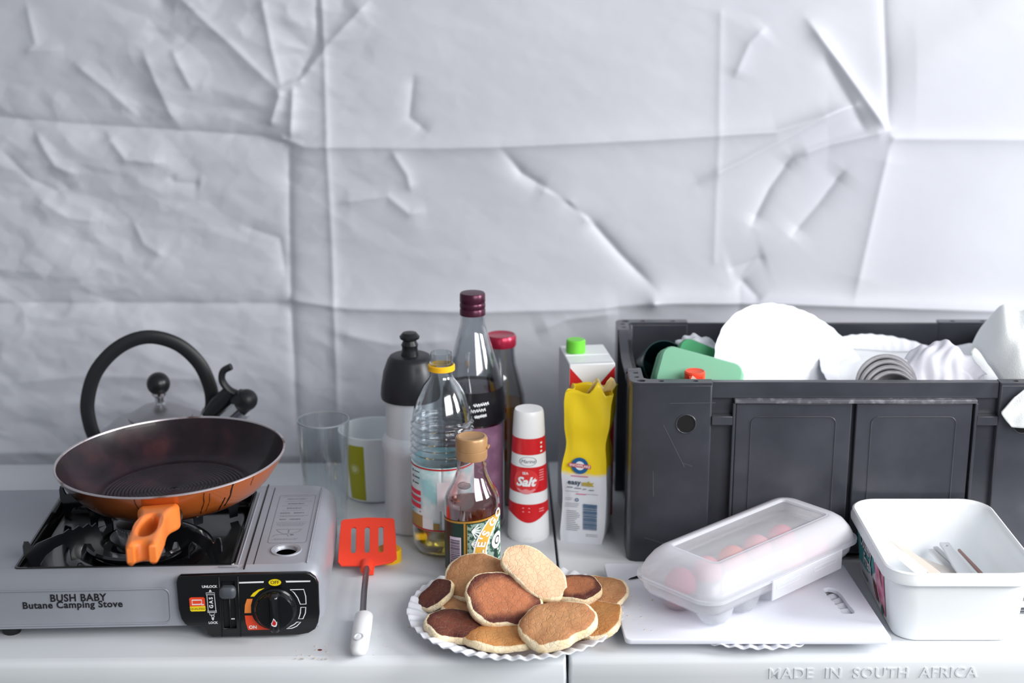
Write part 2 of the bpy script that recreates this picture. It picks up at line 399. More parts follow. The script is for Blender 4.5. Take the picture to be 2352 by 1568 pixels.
# pan support: ring and four notched arms
armp = [(.041, .066), (.041, .080), (.047, .098), (.052, .095), (.056, .0995), (.062, .0965), (.066, .1000), (.073, .097), (.077, .0995), (.084, .0965), (.090, .0965), (.112, .093), (.116, .0905), (.119, .0935), (.121, .098), (.125, .099), (.127, .094), (.127, .084), (.123, .079), (.121, .066), (.121, .0605), (.111, .0605), (.111, .070), (.104, .078), (.094, .083), (.084, .085), (.078, .078), (.077, .0640), (.067, .0635), (.066, .072), (.062, .079), (.055, .077), (.050, .066)]
arm = shape([armp], .0009)
M['trivet'] = mat('black_enamelled_steel', '#141519', .18, spec=.7, coat=.5)
sup = part('pan_support', xf(lathe([(.040, .0622), (.0545, .0622), (.0565, .066), (.0545, .0685), (.040, .0665)], 56, closed=True), (BX, BY, 0)), M['trivet'], st)
for kx in (-142, -38, 38, 142):
    part('support_arm', arm, M['trivet'], sup, M=T(BX, BY, 0) @ RZ(kx) @ RX(90))
# gas cover groove + rim + instructions
part('cover_seam', join(box(-.0790, -.0774, .002, .236, .0738, .0744), box(-.0700, -.0692, .014, .225, .0738, .0743)), M['blackprint'], st)
part('cover_ridge', join(box(-.0855, -.0845, .014, .21, .0735, .0752), box(-.104, -.0845, .0085, .0095, .0735, .0752), box(-.0165, -.0150, .016, .222, .0735, .0750)), M['silver'], st, bevel=.0006)
part('gas_hole_rim', join(xf(lathe([(.0165, .0739), (.0155, .0752), (.0125, .0745), (.0108, .0720), (.0108, .064)], 40, cap=False), (GH[0], GH[1], 0))), M['silver'], st)
ip = ribbon([p[:2] for p in rrect(.0405, .135, .004, 0, 4, -.041, .134)], .0005, True)
ln = []
random.seed(3)
for yy, segs, t in ((.190, ((-.052, -.030),), .0018), (.176, ((-.050, -.032),), .0028), (.163, ((-.050, -.034),), .0028), (.149, ((-.056, -.045), (-.041, -.030)), .0028), (.131, ((-.055, -.048), (-.044, -.032)), .0030)):
    for a, b in segs:
        x = a
        while x < b:
            wd = random.uniform(.0006, .0022); hh = t * random.uniform(.6, 1); ln.append(rect2(x, min(x + wd, b), yy - hh / 2, yy + hh / 2)); x += wd + random.uniform(.0002, .0006)
for yy in (.197, .183, .1695, .1565, .141, .1395, .1225, .119, .116, .113, .078, .0755):
    x = -.058 + random.uniform(0, .004); e = -.024 - random.uniform(0, .01)
    while x < e: wd = random.uniform(.001, .003); ln.append(rect2(x, x + wd, yy - .00025, yy + .00025)); x += wd + .0007
ln.append(ribbon([(-.056, .103), (-.028, .103), (-.031, .097), (-.038, .091), (-.047, .091), (-.053, .097)], .0005, True))
ln.append(ribbon([(-.058, .084), (-.055, .089), (-.043, .0895), (-.041, .084)], .0005, False)); ln.append(rect2(-.0425, -.0415, .094, .101)); ln.append(rect2(-.0395, -.036, .087, .0895))
part('printed_instructions', xf(join(ip, *ln), (0, 0, .07425)), M['greyprint'], st, flat=True)['label'] = 'small dark printed instructions in a rounded frame'
part('gas_hole_shade_disc', mp(disc2(GH[0], GH[1], .0112), lambda x, y, z: (x, y, .0705)), mat('gas_hole_shade', '#040405', .9, spec=0), st, flat=True)  # black disc paints the shade down inside the gas hole
# front face: embossed border and lettering
part('front_emboss', mp(ribbon([p[:2] for p in rrect(.262, .038, .007, 0, 5, -.285, .0365)], .0016, True), lambda x, y, z: (x, -.0003, y)), M['silver'], st, solid=.0008)
for s, cx, cz, sz, wx_ in (('BUSH BABY', -.2455, .0470, .0112, .92), ('Butane Camping Stove', -.2515, .0395, .0102, .99)):
    part('lettering', mp(text(s, sz, bold=.00030, sp=1.08, wx=wx_), lambda x, y, z: (cx + x, -.0004, cz + y)), M['blackprint'], st, flat=True)['label'] = 'black printed words ' + s
for x in (-.321, -.02):
    for y in (.022, .22):
        part('rubber_foot', xf(lathe([(.0085, 0), (.0095, .002), (.0095, .014)], 20), (x, y, 0)), M['softblack'], st)
part('side_skirt', box(-.12, -.005, .006, .03, .0055, .014), M['silver'], st, bevel=.002)
# control panel; FP maps the panel's drawing coordinates to the stove's front plane
def FP(zx, zy): return ((400 + zx / 6.533 - 733) / 2262 - .003, .0715 - (1300 + zy / 6.533 - 1320) * (.0685 / 147))
pp = [FP(*p) for p in ((140, 130), (95, 160), (72, 230), (78, 640), (110, 800), (160, 880), (205, 912), (400, 915), (450, 960), (490, 1050), (560, 1092), (1850, 1085), (2000, 1060), (2100, 1000), (2150, 900), (2175, 760), (2175, 300), (2130, 200), (2060, 140), (1990, 122), (1000, 122))]
slot = [FP(*p) for p in ((740, 235), (930, 235), (925, 960), (740, 960))]
cp = part('control_panel', mp(shape([pp, slot], .0028, .0009), lambda x, y, z: (x, -.0025 - z, y)), mat('gloss_black_panel', '#0c0d10', .22, spec=.6, coat=.2), st, ang=50)
part('slot_back', mp(poly(slot), lambda x, y, z: (x, -.0012, y)), M['blackprint'], cp, flat=True)
part('slot_rail', mp(rect2(FP(835, 0)[0], FP(850, 0)[0], FP(0, 950)[1], FP(0, 450)[1]), lambda x, y, z: (x, -.0040, y)), M['softblack'], cp, solid=.003)
part('panel_ridge', mp(join(rect2(FP(700, 0)[0], FP(712, 0)[0], FP(0, 1085)[1], FP(0, 150)[1]), rect2(FP(978, 0)[0], FP(992, 0)[0], FP(0, 1085)[1], FP(0, 150)[1])), lambda x, y, z: (x, -.0060, y)), M['blackplastic'], cp, solid=.0012)
lc = FP(830, 382)
part('lock_lever', mp(loft([rrect(.0165 - 2 * a, .0125 - 2 * a, .0045, z, 5) for a, z in ((0, 0), (0, .006), (.0015, .0078), (.004, .0085))]), lambda x, y, z: (lc[0] + x, -.004 - z, lc[1] + y)), mat('dark_grey_lever', '#4a4f55', .35), cp)
PD = lambda x, y, z=0: (x, -.00575, y)
kc = FP(1525, 650)
mb = lambda pts: mp(poly([FP(*p) for p in pts]), PD)
def arc(cx, cy, r, a0, a1, n=10, ry=None): return [(cx + r * cos(rad(a0 + (a1 - a0) * k / n)), cy + (ry or r) * sin(rad(a0 + (a1 - a0) * k / n))) for k in range(n + 1)]
wh = [mb([(1000, 240), (1370, 234), (1362, 258), (1000, 262)]), mb([(1690, 234), (2060, 238), (2055, 258), (1700, 260)])]
ot = lambda pts, wd=13: mp(ribbon([FP(*p) for p in pts], wd / 6.533 / 2262, True), PD)
wh += [ot([(1750, 372), (1955, 372), (1980, 480), (1980, 600), (1895, 600), (1860, 500), (1810, 420)]), ot([(1900, 650), (1975, 650), (1965, 740), (1925, 828), (1860, 828), (1890, 740)]),
       ot([(1835, 878), (1890, 878), (1830, 940), (1760, 972), (1675, 978), (1740, 940), (1790, 915)])]
wh += [mb([(568, 345), (592, 382), (545, 382)]), mb([(560, 790), (605, 790), (584, 830)]), ot([(503, 398), (632, 398), (632, 425), (503, 425)], 9), ot([(515, 425), (625, 425), (635, 678), (520, 678)], 9),
       ot([(510, 680), (645, 680), (645, 700), (512, 700)], 9), ot([(535, 703), (625, 703), (600, 742), (545, 742)], 9), ot(arc(585, 762, 20, 0, 359, 14), 8), mb([(855, 800), (908, 800), (908, 815), (855, 815)])]
def ptext(s, cx, cy, hpx, bold=.00006, rot=0, sp=1.0, wx=1.0, off=.00012):
    c = FP(cx, cy); g = text(s, hpx / .70 / 6.533 / 2150, bold=bold, sp=sp, wx=wx); a = rad(rot)
    return mp(g, lambda x, y, z: (c[0] + x * cos(a) - y * sin(a), -.00575 - off, c[1] + x * sin(a) + y * cos(a)))
wh += [ptext('UNLOCK', 562, 302, 36, .0001), ptext('LOCK', 584, 862, 34, .0001), ptext('GAS', 573, 550, 52, .00016, 90, sp=1.45), ptext('ON', 1172, 945, 50, .00016)]
words = wh[-4:]; marks = wh[:-4]
for w_, nm_ in zip(words, ('UNLOCK', 'LOCK', 'GAS', 'ON')): part('white_lettering', w_, M['whiteprint'], cp, flat=True)['label'] = 'white printed word ' + nm_
each('white_mark', marks[:5], M['whiteprint'], cp, flat=True)
part('canister_symbol', join(*marks[5:]), M['whiteprint'], cp, flat=True)['kind'] = 'stuff'
M['orr'] = mat('orange_red_print', '#ef4a24', .5)
each('red_mark', (mb([(1060, 760), (1170, 760), (1200, 830), (1260, 905), (1340, 955), (1430, 988), (1100, 988), (1070, 880)]), mb([(275, 462), (460, 462), (480, 480), (482, 600), (252, 604), (250, 480)])), M['orr'], cp, flat=True)
part('orange_print', mb([(1105, 503), (1190, 503), (1160, 600), (1157, 722), (1058, 722), (1070, 600)]), mat('orange_print', '#f58a3c', .5), cp, flat=True)
each('yellow_mark', (mb([(1157, 468), (1215, 468), (1290, 390), (1375, 340), (1280, 362), (1200, 415)]), mb(arc(1531, 257, 94, 0, 350, 24, 52)), mb([(252, 604), (482, 600), (484, 665), (470, 680), (270, 680), (256, 665)])), mat('yellow_print', '#efd50e', .5), cp, flat=True)
each('dark_lettering', (ptext('OFF', 1531, 257, 50, .00005), ptext('QUALIFIED', 370, 642, 30, .0)), M['blackprint'], cp, flat=True)
part('white_letter', mp(join(ribbon([FP(*p) for p in ((290, 505), (430, 505), (430, 572), (290, 572))], .0012, True), ribbon([FP(*p) for p in ((410, 560), (425, 577), (462, 577))], .0011)), lambda x, y, z: (x, -.00588, y)), M['whiteprint'], cp, flat=True)
kn = part('control_knob', mp(join(lathe([(.0215, 0), (.0215, .002), (.0198, .003), (.0196, .009), (.0185, .0105), (.001, .0105)], 48), loft([rrect(.0095 - 2 * a, .0405 - 2 * a, .0035, z, 5) for a, z in ((-.001, .009), (0, .015), (.001, .0172), (.0028, .018))])),
     lambda x, y, z: (kc[0] + x, -.0055 - z, kc[1] + y)), mat('gloss_black_knob', '#0e0f12', .20, coat=.3), cp)
fl = [(0, -.004), (-.0022, -.003), (-.0026, -.0008), (-.0012, .0016), (-.0004, .004), (.0013, .002), (.0016, .0006), (.0026, .0008), (.0024, -.0022), (.0014, -.004)]
part('flame_mark', mp(poly([(x * 1.15, y * 1.15) for x, y in fl]), lambda x, y, z: (kc[0] + x, -.0238, kc[1] - .0075 + y)), M['whiteprint'], cp, flat=True)
part('flame_mark', mp(poly([(x * .78, y * .8) for x, y in fl]), lambda x, y, z: (kc[0] + x, -.0240, kc[1] - .0075 + y)), M['red'], cp, flat=True)

# ================================================================== FRYING PAN
fp = thing('frying_pan', 'orange-brown non-stick frying pan with dark interior on the stove', 'pan', (-.366, 1.545, .8475))
fp.rotation_euler = (rad(.6), rad(-2.2), 0)
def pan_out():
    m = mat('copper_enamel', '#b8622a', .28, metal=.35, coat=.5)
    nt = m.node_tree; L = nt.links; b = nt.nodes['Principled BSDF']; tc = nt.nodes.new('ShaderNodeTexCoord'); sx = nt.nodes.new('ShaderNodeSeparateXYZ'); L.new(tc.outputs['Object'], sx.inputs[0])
    # darker brown towards the bottom of the pan and on its left flank
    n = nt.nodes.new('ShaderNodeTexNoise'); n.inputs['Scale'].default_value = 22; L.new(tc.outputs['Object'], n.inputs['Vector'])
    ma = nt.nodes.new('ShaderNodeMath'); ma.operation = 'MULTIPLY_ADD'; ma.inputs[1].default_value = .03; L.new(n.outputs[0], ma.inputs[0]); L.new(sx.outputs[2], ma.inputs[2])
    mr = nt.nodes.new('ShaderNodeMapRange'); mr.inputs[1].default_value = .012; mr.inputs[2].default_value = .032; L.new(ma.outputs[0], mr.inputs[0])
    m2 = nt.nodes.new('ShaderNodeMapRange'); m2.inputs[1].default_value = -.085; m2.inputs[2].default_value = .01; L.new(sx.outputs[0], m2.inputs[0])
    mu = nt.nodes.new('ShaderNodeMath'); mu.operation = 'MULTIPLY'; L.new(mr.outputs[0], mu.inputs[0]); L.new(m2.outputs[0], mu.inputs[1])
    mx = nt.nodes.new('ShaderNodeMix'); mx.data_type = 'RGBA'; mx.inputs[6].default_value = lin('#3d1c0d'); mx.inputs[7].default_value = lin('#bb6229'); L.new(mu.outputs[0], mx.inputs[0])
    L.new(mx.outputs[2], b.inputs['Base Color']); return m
def pan_in():
    m = mat('worn_nonstick', '#2e1b20', .30, spec=.35, coat=.12)
    nt = m.node_tree; L = nt.links; b = nt.nodes['Principled BSDF']; tc = nt.nodes.new('ShaderNodeTexCoord')
    n = nt.nodes.new('ShaderNodeTexNoise'); n.inputs['Scale'].default_value = 28; n.inputs['Detail'].default_value = 6; L.new(tc.outputs['Object'], n.inputs['Vector'])
    cr = nt.nodes.new('ShaderNodeValToRGB'); e = cr.color_ramp.elements; e[0].position = .35; e[0].color = lin('#140c11'); e[1].position = .78; e[1].color = lin('#3f2024')
    x = e.new(.55); x.color = lin('#23141b'); L.new(n.outputs[0], cr.inputs[0]); L.new(cr.outputs[0], b.inputs['Base Color'])
    v = nt.nodes.new('ShaderNodeTexNoise'); v.inputs['Scale'].default_value = 60; L.new(tc.outputs['Object'], v.inputs['Vector'])
    mr = nt.nodes.new('ShaderNodeMapRange'); mr.inputs[3].default_value = .2; mr.inputs[4].default_value = .48; L.new(v.outputs[0], mr.inputs[0]); L.new(mr.outputs[0], b.inputs['Roughness'])
    return m
outer = [(.001, 0), (.080, 0), (.086, .001), (.096, .007), (.106, .017), (.114, .028), (.1195, .037), (.1222, .0425)]
inner = [(.1200, .0425), (.1172, .036), (.1115, .027), (.1035, .0165), (.094, .0085), (.084, .0045), (.078, .0038)]
rings = []
for r in np.arange(.076, .004, -.004): rings += [(r, .0038), (r - .0012, .0030), (r - .0026, .0030), (r - .0036, .0038)]
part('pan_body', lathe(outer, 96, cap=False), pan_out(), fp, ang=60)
part('cooking_surface', lathe(inner + rings + [(.001, .0038)], 96, cap=False), pan_in(), fp, ang=60)['label'] = 'dark worn non-stick inside with ringed base'
part('rim', lathe([(.1198, .0422), (.1202, .0434), (.1214, .0439), (.1226, .0434), (.1228, .0422), (.1214, .0416)], 96, closed=True), mat('bare_metal_rim', '#c4bcc0', .3, metal=.8, col2='#6b4a3c', nscale=30, nlo=.55, nhi=.7), fp)
random.seed(5)
drips = []
outi = lambda z: float(np.interp(z, [p[1] for p in outer[1:]], [p[0] for p in outer[1:]])) + .0004
for a, z0, z1, wd in ((-47, .012, .0422, .0014), (-50, .006, .026, .0011), (-62, .010, .040, .0006), (-59, .012, .038, .0004), (-95, .02, .042, .0006), (-34, .03, .041, .0005)):
    pts = [(outi(z) * cos(rad(a) + .005 * sin(z * 300)), outi(z) * sin(rad(a) + .005 * sin(z * 300)), z) for z in np.linspace(z0, z1, 10)]
    drips.append(tube(pts, [wd * .7 * (1.2 - .5 * abs(sin(k))) for k in range(10)], 6, up=(cos(rad(a)), sin(rad(a)), 0), flat=.35))
each('burnt_drip', drips, mat('burnt_grease', '#2a1208', .4), fp)
M['orange'] = mat('orange_handle_plastic', '#ee8238', .42, sss=.1, col2='#e87a30', nscale=30)
# handle: from the ferrule toward the camera, rising slightly, with an oblong hole and a notched end
hm = T(.0115, -.111, .018) @ RZ(6.5) @ RX(-15)
part('ferrule', mp(lathe([(.0185, -.004), (.0205, .003), (.0195, .007), (.0175, .009)], 32), lambda x, y, z: (x * 1.08, -z, y * .72)), mat('scorched_steel', '#6a5648', .4, metal=.7, col2='#33241c', nscale=80), fp, M=hm)
hout = []
prof = [(0, .0195), (.008, .0205), (.018, .0195), (.030, .0165), (.045, .0145), (.065, .0140), (.085, .0148), (.105, .0155), (.125, .0152), (.137, .0145), (.141, .0130)]
lp = smooth_path([(w_, -s, 0) for s, w_ in prof], 4)
notch = [(.0070 * cos(pi * k / 10), -.141 + .0080 * sin(pi * k / 10)) for k in range(11)]
outline = [(p.x, p.y) for p in lp] + notch + [(-p.x, p.y) for p in reversed(lp)]
hole = [(0.0085 * cos(2 * pi * k / 28) * (1 - .15 * sin(2 * pi * k / 28)), -.083 + .036 * sin(2 * pi * k / 28)) for k in range(28)]
hg = shape([outline, hole], .0115, .0050, 4)
hg = mp(hg, lambda x, y, z: (x, y - .006, z * (1.15 - .25 * min(1, abs(y) / .12)) - .06 * (abs(y) / .14) ** 2 * .25))
part('handle', hg, M['orange'], fp, M=hm, ang=60)['label'] = 'orange handle with oblong hole'

# ================================================================== KETTLE
kt = thing('whistling_kettle', 'brushed steel whistling kettle with black arched handle behind the pan', 'kettle', (-.438, 1.80, TZ))
M['kettle'] = mat('kettle_steel', '#a9a8ac', .33, metal=.9, bump=.04, bscale=200)
part('body', lathe([(.001, 0), (.084, 0), (.091, .006), (.094, .02), (.0935, .045), (.088, .066), (.076, .086), (.060, .099), (.045, .106), (.040, .107)], 72), M['kettle'], kt, ang=50)
part('lid', lathe([(.0395, .106), (.0395, .109), (.037, .1105), (.025, .118), (.012, .123), (.001, .124)], 56), M['kettle'], kt)
kb = part('lid_knob', xf(ball(.0145, 28, 16), (0, 0, .1495)), M['blackplastic'], kt)
part('knob_collar', lathe([(.0085, .122), (.0055, .126), (.0055, .132), (.0095, .1355), (.0090, .139)], 24), M['chrome'], kb)
hp = smooth_path([(-.080, 0, .078), (-.086, 0, .100), (-.087, 0, .130), (-.074, 0, .168), (-.045, 0, .198), (-.010, 0, .210), (.025, 0, .200), (.050, 0, .175), (.062, 0, .145), (.064, 0, .120), (.058, 0, .104)], 6)
part('handle', tube(hp, .0088, 16, flat=.50, up=(0, -1, 0)), M['softblack'], kt, M=RZ(8) @ Matrix.Scale(1, 4))
part('handle_bracket', tube([(-.074, 0, .055), (-.078, 0, .070), (-.080, 0, .088)], .0085, 12, flat=.4, up=(0, -1, 0)), M['chrome'], kt, M=RZ(8))
part('handle_bracket', tube([(.048, 0, .094), (.055, 0, .100), (.060, 0, .112)], .0085, 12, flat=.4, up=(0, -1, 0)), M['chrome'], kt, M=RZ(8))
sp = part('spout', tube([(.060, -.014, .082), (.078, -.018, .100), (.106, -.022, .126)], [.0185, .0150, .0140], 24), M['chrome'], kt)
part('whistle_cap', join(xf(ball(.0135), (.112, -.020, .135)), tube([(.102, -.018, .128), (.112, -.020, .137)], .0142, 20)), M['softblack'], kt)
part('whistle_lever', tube(smooth_path([(.102, -.014, .140), (.090, -.014, .146), (.082, -.014, .158), (.084, -.014, .170), (.094, -.014, .176)], 5), .0062, 12, flat=.7), M['softblack'], kt)
part('lever_arm', tube([(.062, -.010, .112), (.074, -.010, .126), (.092, -.012, .144)], [.009, .0115, .010], 14, flat=.9), M['softblack'], kt)

# ================================================================== SPATULA
sp_ = thing('slotted_spatula', 'orange-red slotted spatula with steel shaft and white handle', 'spatula', (-.157, 1.47, TZ))
o = Vector((-.157, 1.47, TZ)); L_ = lambda v: Vector(v) - o
def slotp(cx, w0, y0, y1): return [(cx + w0 / 2 * cos(a), (y1 - w0 / 2 if s > 0 else y0 + w0 / 2) + w0 / 2 * sin(a)) for s in (1, -1) for a in [((0 if s > 0 else pi) + pi * k / 6) for k in range(7)]]
head = [(-.0045, -.012), (.0075, -.012), (.0085, 0), (.028, .004), (.0335, .009), (.0325, .040), (.031, .064), (.029, .0665), (0, .0685), (-.027, .0665), (-.030, .064), (-.0315, .040), (-.0325, .006), (-.029, .001), (-.006, 0)]
hd = shape([head, slotp(-.0155, .0055, .018, .055), slotp(0, .0055, .018, .055), slotp(.0155, .0055, .018, .055)], .0013, .0006)
M['spat'] = mat('orange_red_nylon', '#f2442a', .38, sss=.08)
HM = T(*L_((-.1625, 1.572, .7475))) @ RZ(4) @ RX(29)
part('blade', hd, M['spat'], sp_, M=HM)
part('blade_socket', tube([L_((-.1618, 1.556, .7485)), L_((-.1622, 1.576, .7515))], [.0066, .0072], 12, flat=.6, up=(0, 0, 1)), M['spat'], sp_)
part('shaft', tube([L_((-.1618, 1.566, .750)), L_((-.161, 1.55, .752)), L_((-.1580, 1.49, .754)), L_((-.1545, 1.438, .753))], .0034, 12, flat=.8, up=(0, 0, 1)), mat('shaft_steel', '#88858b', .3, metal=.9), sp_)
hs = [(.001, .006, .0030), (0, .0082, .0055), (-.004, .0096, .0072), (-.03, .0098, .0080), (-.055, .0094, .0080), (-.072, .0090, .0072), (-.081, .0075, .0055), (-.085, .0045, .0030)]
hl_ = [[(w_ * cos(2 * pi * k / 24) * (1 if abs(cos(2 * pi * k / 24)) > .9 else 1.02), y_, .0085 + h_ * sin(2 * pi * k / 24)) for k in range(24)] for y_, w_, h_ in hs]
HH = T(*L_((-.1540, 1.447, .7405))) @ RZ(1.5)
hd_ = part('handle', loft(hl_[::-1]), M['white'], sp_, M=HH, ang=60)
hd_['label'] = 'white handle with hanging hole'
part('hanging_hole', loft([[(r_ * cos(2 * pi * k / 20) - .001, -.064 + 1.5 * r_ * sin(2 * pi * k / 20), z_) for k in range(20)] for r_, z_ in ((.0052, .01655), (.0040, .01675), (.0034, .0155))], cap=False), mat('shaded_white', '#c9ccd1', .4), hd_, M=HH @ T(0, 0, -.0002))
part('yellow_bottle_cap', lathe([(.0145, 0), (.0148, .002), (.0145, .0125), (.0132, .014), (.001, .014)], 40), mat('yellow_cap', '#f2bd13', .4), None)
cap = bpy.data.objects['yellow_bottle_cap']; cap.location = (-.1405, 1.606, TZ); tag(cap, 'yellow screw cap lying on the table under the spatula blade', 'bottle cap')

# ================================================================== BACK ROW OF BOTTLES
# tumbler
g = thing('drinking_glass', 'tall clear drinking glass standing between stove and mug', 'glass', (-.2255, 1.722, TZ))
part('glass_wall', lathe([(.0005, .001), (.0245, .001), (.0255, .003), (.0312, .128), (.0309, .1295), (.0302, .129), (.0246, .008), (.0005, .007)], 56), M['glass'], g)
part('glass_rim', xf(lathe([(.0300, .1285), (.0313, .1285), (.0313, .130), (.0300, .130)], 56, closed=True), (0, 0, 0)), mat('glass_lip', '#9ba1a6', .15, spec=.6), g)
# mug
g = thing('white_mug', 'white mug with a yellow-green stripe behind the drinking glass', 'mug', (-.174, 1.812, TZ))
mo = [(.034, .0), (.037, .002), (.039, .02), (.0445, .084), (.0448, .087)]
part('mug_body', lathe([(.001, 0)] + mo + [(.0425, .087), (.0415, .080), (.037, .012), (.034, .006), (.001, .006)], 64), mat('white_glaze', '#e9eef0', .2, coat=.3), g)
part('green_stripe', band(interp(mo), .004, .0775, rad(-46), rad(-12), 14, 6), mat('olive_yellow_glaze', '#a3a21a', .3), g)
part('mug_emblem', mp(join(disc2(0, .046, .0045), ring2(0, .046, .0058, .0066)), wrapf(interp(mo), rad(-31), .0006)), mat('pale_emblem', '#c9cc8a', .5), g)
part('handle', tube(smooth_path([(.040, 0, .072), (.060, 0, .070), (.066, 0, .045), (.058, 0, .022), (.037, 0, .020)], 5), .0045, 10, flat=1.2), mat('white_glaze_handle', '#e9eef0', .2), g, M=RZ(50))
# sports bottle
g = thing('sports_bottle', 'frosted white sports bottle with black push-pull cap', 'bottle', (-.119, 1.703, TZ))
bo = [(.030, 0), (.0325, .003), (.033, .01), (.033, .098), (.0350, .103), (.0350, .112), (.0330, .116), (.0300, .120), (.0298, .150), (.0305, .160), (.0315, .166)]
part('bottle_body', shell(bo, .0008), frosted('frosted_polythene', '#f6f8fb', .12, .4, .30), g)
part('water', lathe([(.001, .002), (.0315, .003), (.0315, .10), (.001, .10)], 40), frosted('still_water', '#dfe5ea', .75, .05, .3), g)
part('cap', lathe([(.0345, .164), (.0352, .168), (.0345, .178), (.0315, .196), (.0265, .210), (.0235, .2145), (.0215, .2155), (.001, .215)], 56), mat('black_cap', '#1e1f24', .38, spec=.5), g)
part('nozzle', lathe([(.0105, .214), (.0095, .221), (.0090, .225), (.0100, .228), (.0075, .233), (.0112, .2355), (.0118, .238), (.0080, .2425), (.001, .2435)], 32), M['blackplastic'], g)
# cooking oil bottle
g = thing('cooking_oil_bottle', 'clear ribbed oil bottle without cap, yellow neck ring, oil at the bottom', 'bottle', (-.0795, 1.640, TZ))
oo = [(.026, 0), (.032, .004), (.0355, .012), (.0360, .030), (.0352, .034), (.0352, .112)]
for k in range(40): 
    z = .114 + k * .0012; u = k / 39; oo.append((.0356 - .0015 * u + .0017 * sin(k * 2 * pi / 6.5), z))
oo += [(.0325, .170), (.0275, .185), (.0200, .200), (.0140, .2075), (.0125, .211), (.0125, .222), (.0135, .2225), (.0135, .2255), (.0122, .226), (.0122, .2375)]
part('bottle_body', shell(oo, .0006, 56), thin_glass('clear_plastic', '#f3f6f8', 1.5, .08), g)
part('neck_ring', lathe([(.0138, .2165), (.0153, .217), (.0153, .2225), (.0140, .2235)], 40, closed=True), mat('yellow_ring', '#f3b81a', .4), g)
part('oil', lathe([(.001, .0015), (.0255, .0015), (.0315, .005), (.0349, .013), (.0352, .028), (.0345, .040), (.001, .040)], 48), mat('golden_oil', '#f1cc3c', .03, trans=.93, ior=1.3), g)
of = interp(oo)
def lsk(u, v):
    z = .0345 + (.1115 - .0345) * v; r = .0358
    return (r * sin(u * 2 * pi), -r * cos(u * 2 * pi), z)
lb = part('label_sleeve', grid(65, 6, lsk), mat('pale_blue_label', '#9fd3d6', .5, col2='#e4eeee', nscale=35, nlo=.45, nhi=.62), g, solid=.0003)
of = lambda z: .0360
each('label_red_line', (band(of, .1085, .1105, 0, 2 * pi, 49, 2), band(of, .0350, .0368, 0, 2 * pi, 49, 2)), M['red'], lb)
each('label_red_box', [grid(10, 2, lambda u, v: wrapf(of, rad(-62), .0004)(-.015 + .028 * u, z - .0026 + .0052 * v)) for z in (.0785, .0705, .0625)], mat('pink_red_print', '#d8354f', .5), lb)
part('label_gold', join(band(of, .037, .052, rad(-78), rad(-38), 10, 2, .0002), band(of, .037, .045, rad(-16), rad(-4), 5, 2, .0002)), mat('gold_brown_print', '#a6884a', .5), lb)
part('label_white', join(band(of, .037, .050, rad(-38), rad(-16), 10, 2, .0002), band(of, .060, .095, rad(-8), rad(30), 10, 2, .0002)), M['whiteprint'], lb)
lt = []
for zz, wd in ((.1035, .012), (.0965, .012), (.0895, .010)):
    lt += [ring2(-.014, zz, .0006, .0016, 14), rect2(-.0105, -.0105 + wd * .8, zz - .0006, zz + .0006)]
lt += [rect2(-.018, .0, .0553, .0565)]
part('label_text', mp(join(*lt), wrapf(of, rad(-42), .0005)), mat('dark_label_text', '#3d4650', .6), lb, flat=True)['kind'] = 'stuff'
# cordial bottle
g = thing('cordial_bottle', 'tall glass bottle of dark purple cordial with purple cap', 'bottle', (-.0458, 1.712, TZ))
cf = [(.030, 0), (.035, .003), (.0370, .010), (.0370, .150), (.0368, .160), (.0350, .176), (.0300, .198), (.0230, .222), (.0175, .240), (.0148, .252), (.0138, .262)]
part('bottle_glass', shell(cf, .0018, 56), thin_glass('cordial_glass', '#eef0f2', 1.7, .04), g)
part('cordial', lathe([(.001, .004), (.033, .004), (.0351, .012), (.0351, .150), (.0348, .160), (.0332, .174), (.001, .176)], 48), mat('purple_cordial', '#351426', .08, trans=.35, ior=1.33), g)
cfi = interp(cf)
lb = part('neck_label', band(cfi, .136, .176, 0, 2 * pi, 65, 6), mat('black_label', '#0d0b12', .3), g)
part('lower_label', band(cfi, .012, .134, rad(-70), rad(70), 32, 4), mat('mauve_label', '#96708c', .35, col2='#7b5872', nscale=40), g)
sc = []
random.seed(12)
for zz, x0_, x1_ in ((.163, -.004, .014), (.156, -.010, .010), (.149, -.003, .011)):
    pts = [(x0_ + (x1_ - x0_) * k / 22, zz + .0022 * sin(k * 1.9) + .0018 * (k / 22 - .5)) for k in range(23)]
    sc.append(ribbon(pts, .0011))
part('script_lettering', mp(join(*sc), wrapf(cfi, rad(8), .0006)), M['whiteprint'], lb, flat=True)
part('screw_cap', lathe([(.0150, .262), (.0150, .268), (.0143, .2695), (.0150, .271), (.0150, .275), (.0143, .2765), (.0150, .278), (.0148, .2865), (.0138, .288), (.001, .2885)], 40), mat('plum_metal_cap', '#4a1f33', .3, metal=.5), g)
# bottle with magenta lid
g = thing('glass_jug_bottle', 'wide-necked glass bottle with crimson lid behind the cordial', 'bottle', (-.0135, 1.795, TZ))
jf = [(.024, 0), (.029, .003), (.0305, .012), (.0305, .120), (.0290, .140), (.0230, .165), (.0185, .180), (.0170, .192), (.0170, .203)]
part('bottle_glass', shell(jf, .0018, 48), thin_glass('smoked_glass', '#dfe1e2', 1.8, .04), g)
part('amber_liquid', lathe([(.001, .004), (.026, .004), (.0285, .012), (.0285, .110), (.027, .128), (.001, .128)], 40), mat('amber_liquid', '#c78324', .08, trans=.6, ior=1.33), g)
part('lid', lathe([(.0178, .200), (.0188, .202), (.0188, .212), (.0172, .2145), (.0145, .2135), (.001, .2135)], 40), mat('crimson_lid', '#a52440', .25, metal=.4), g)

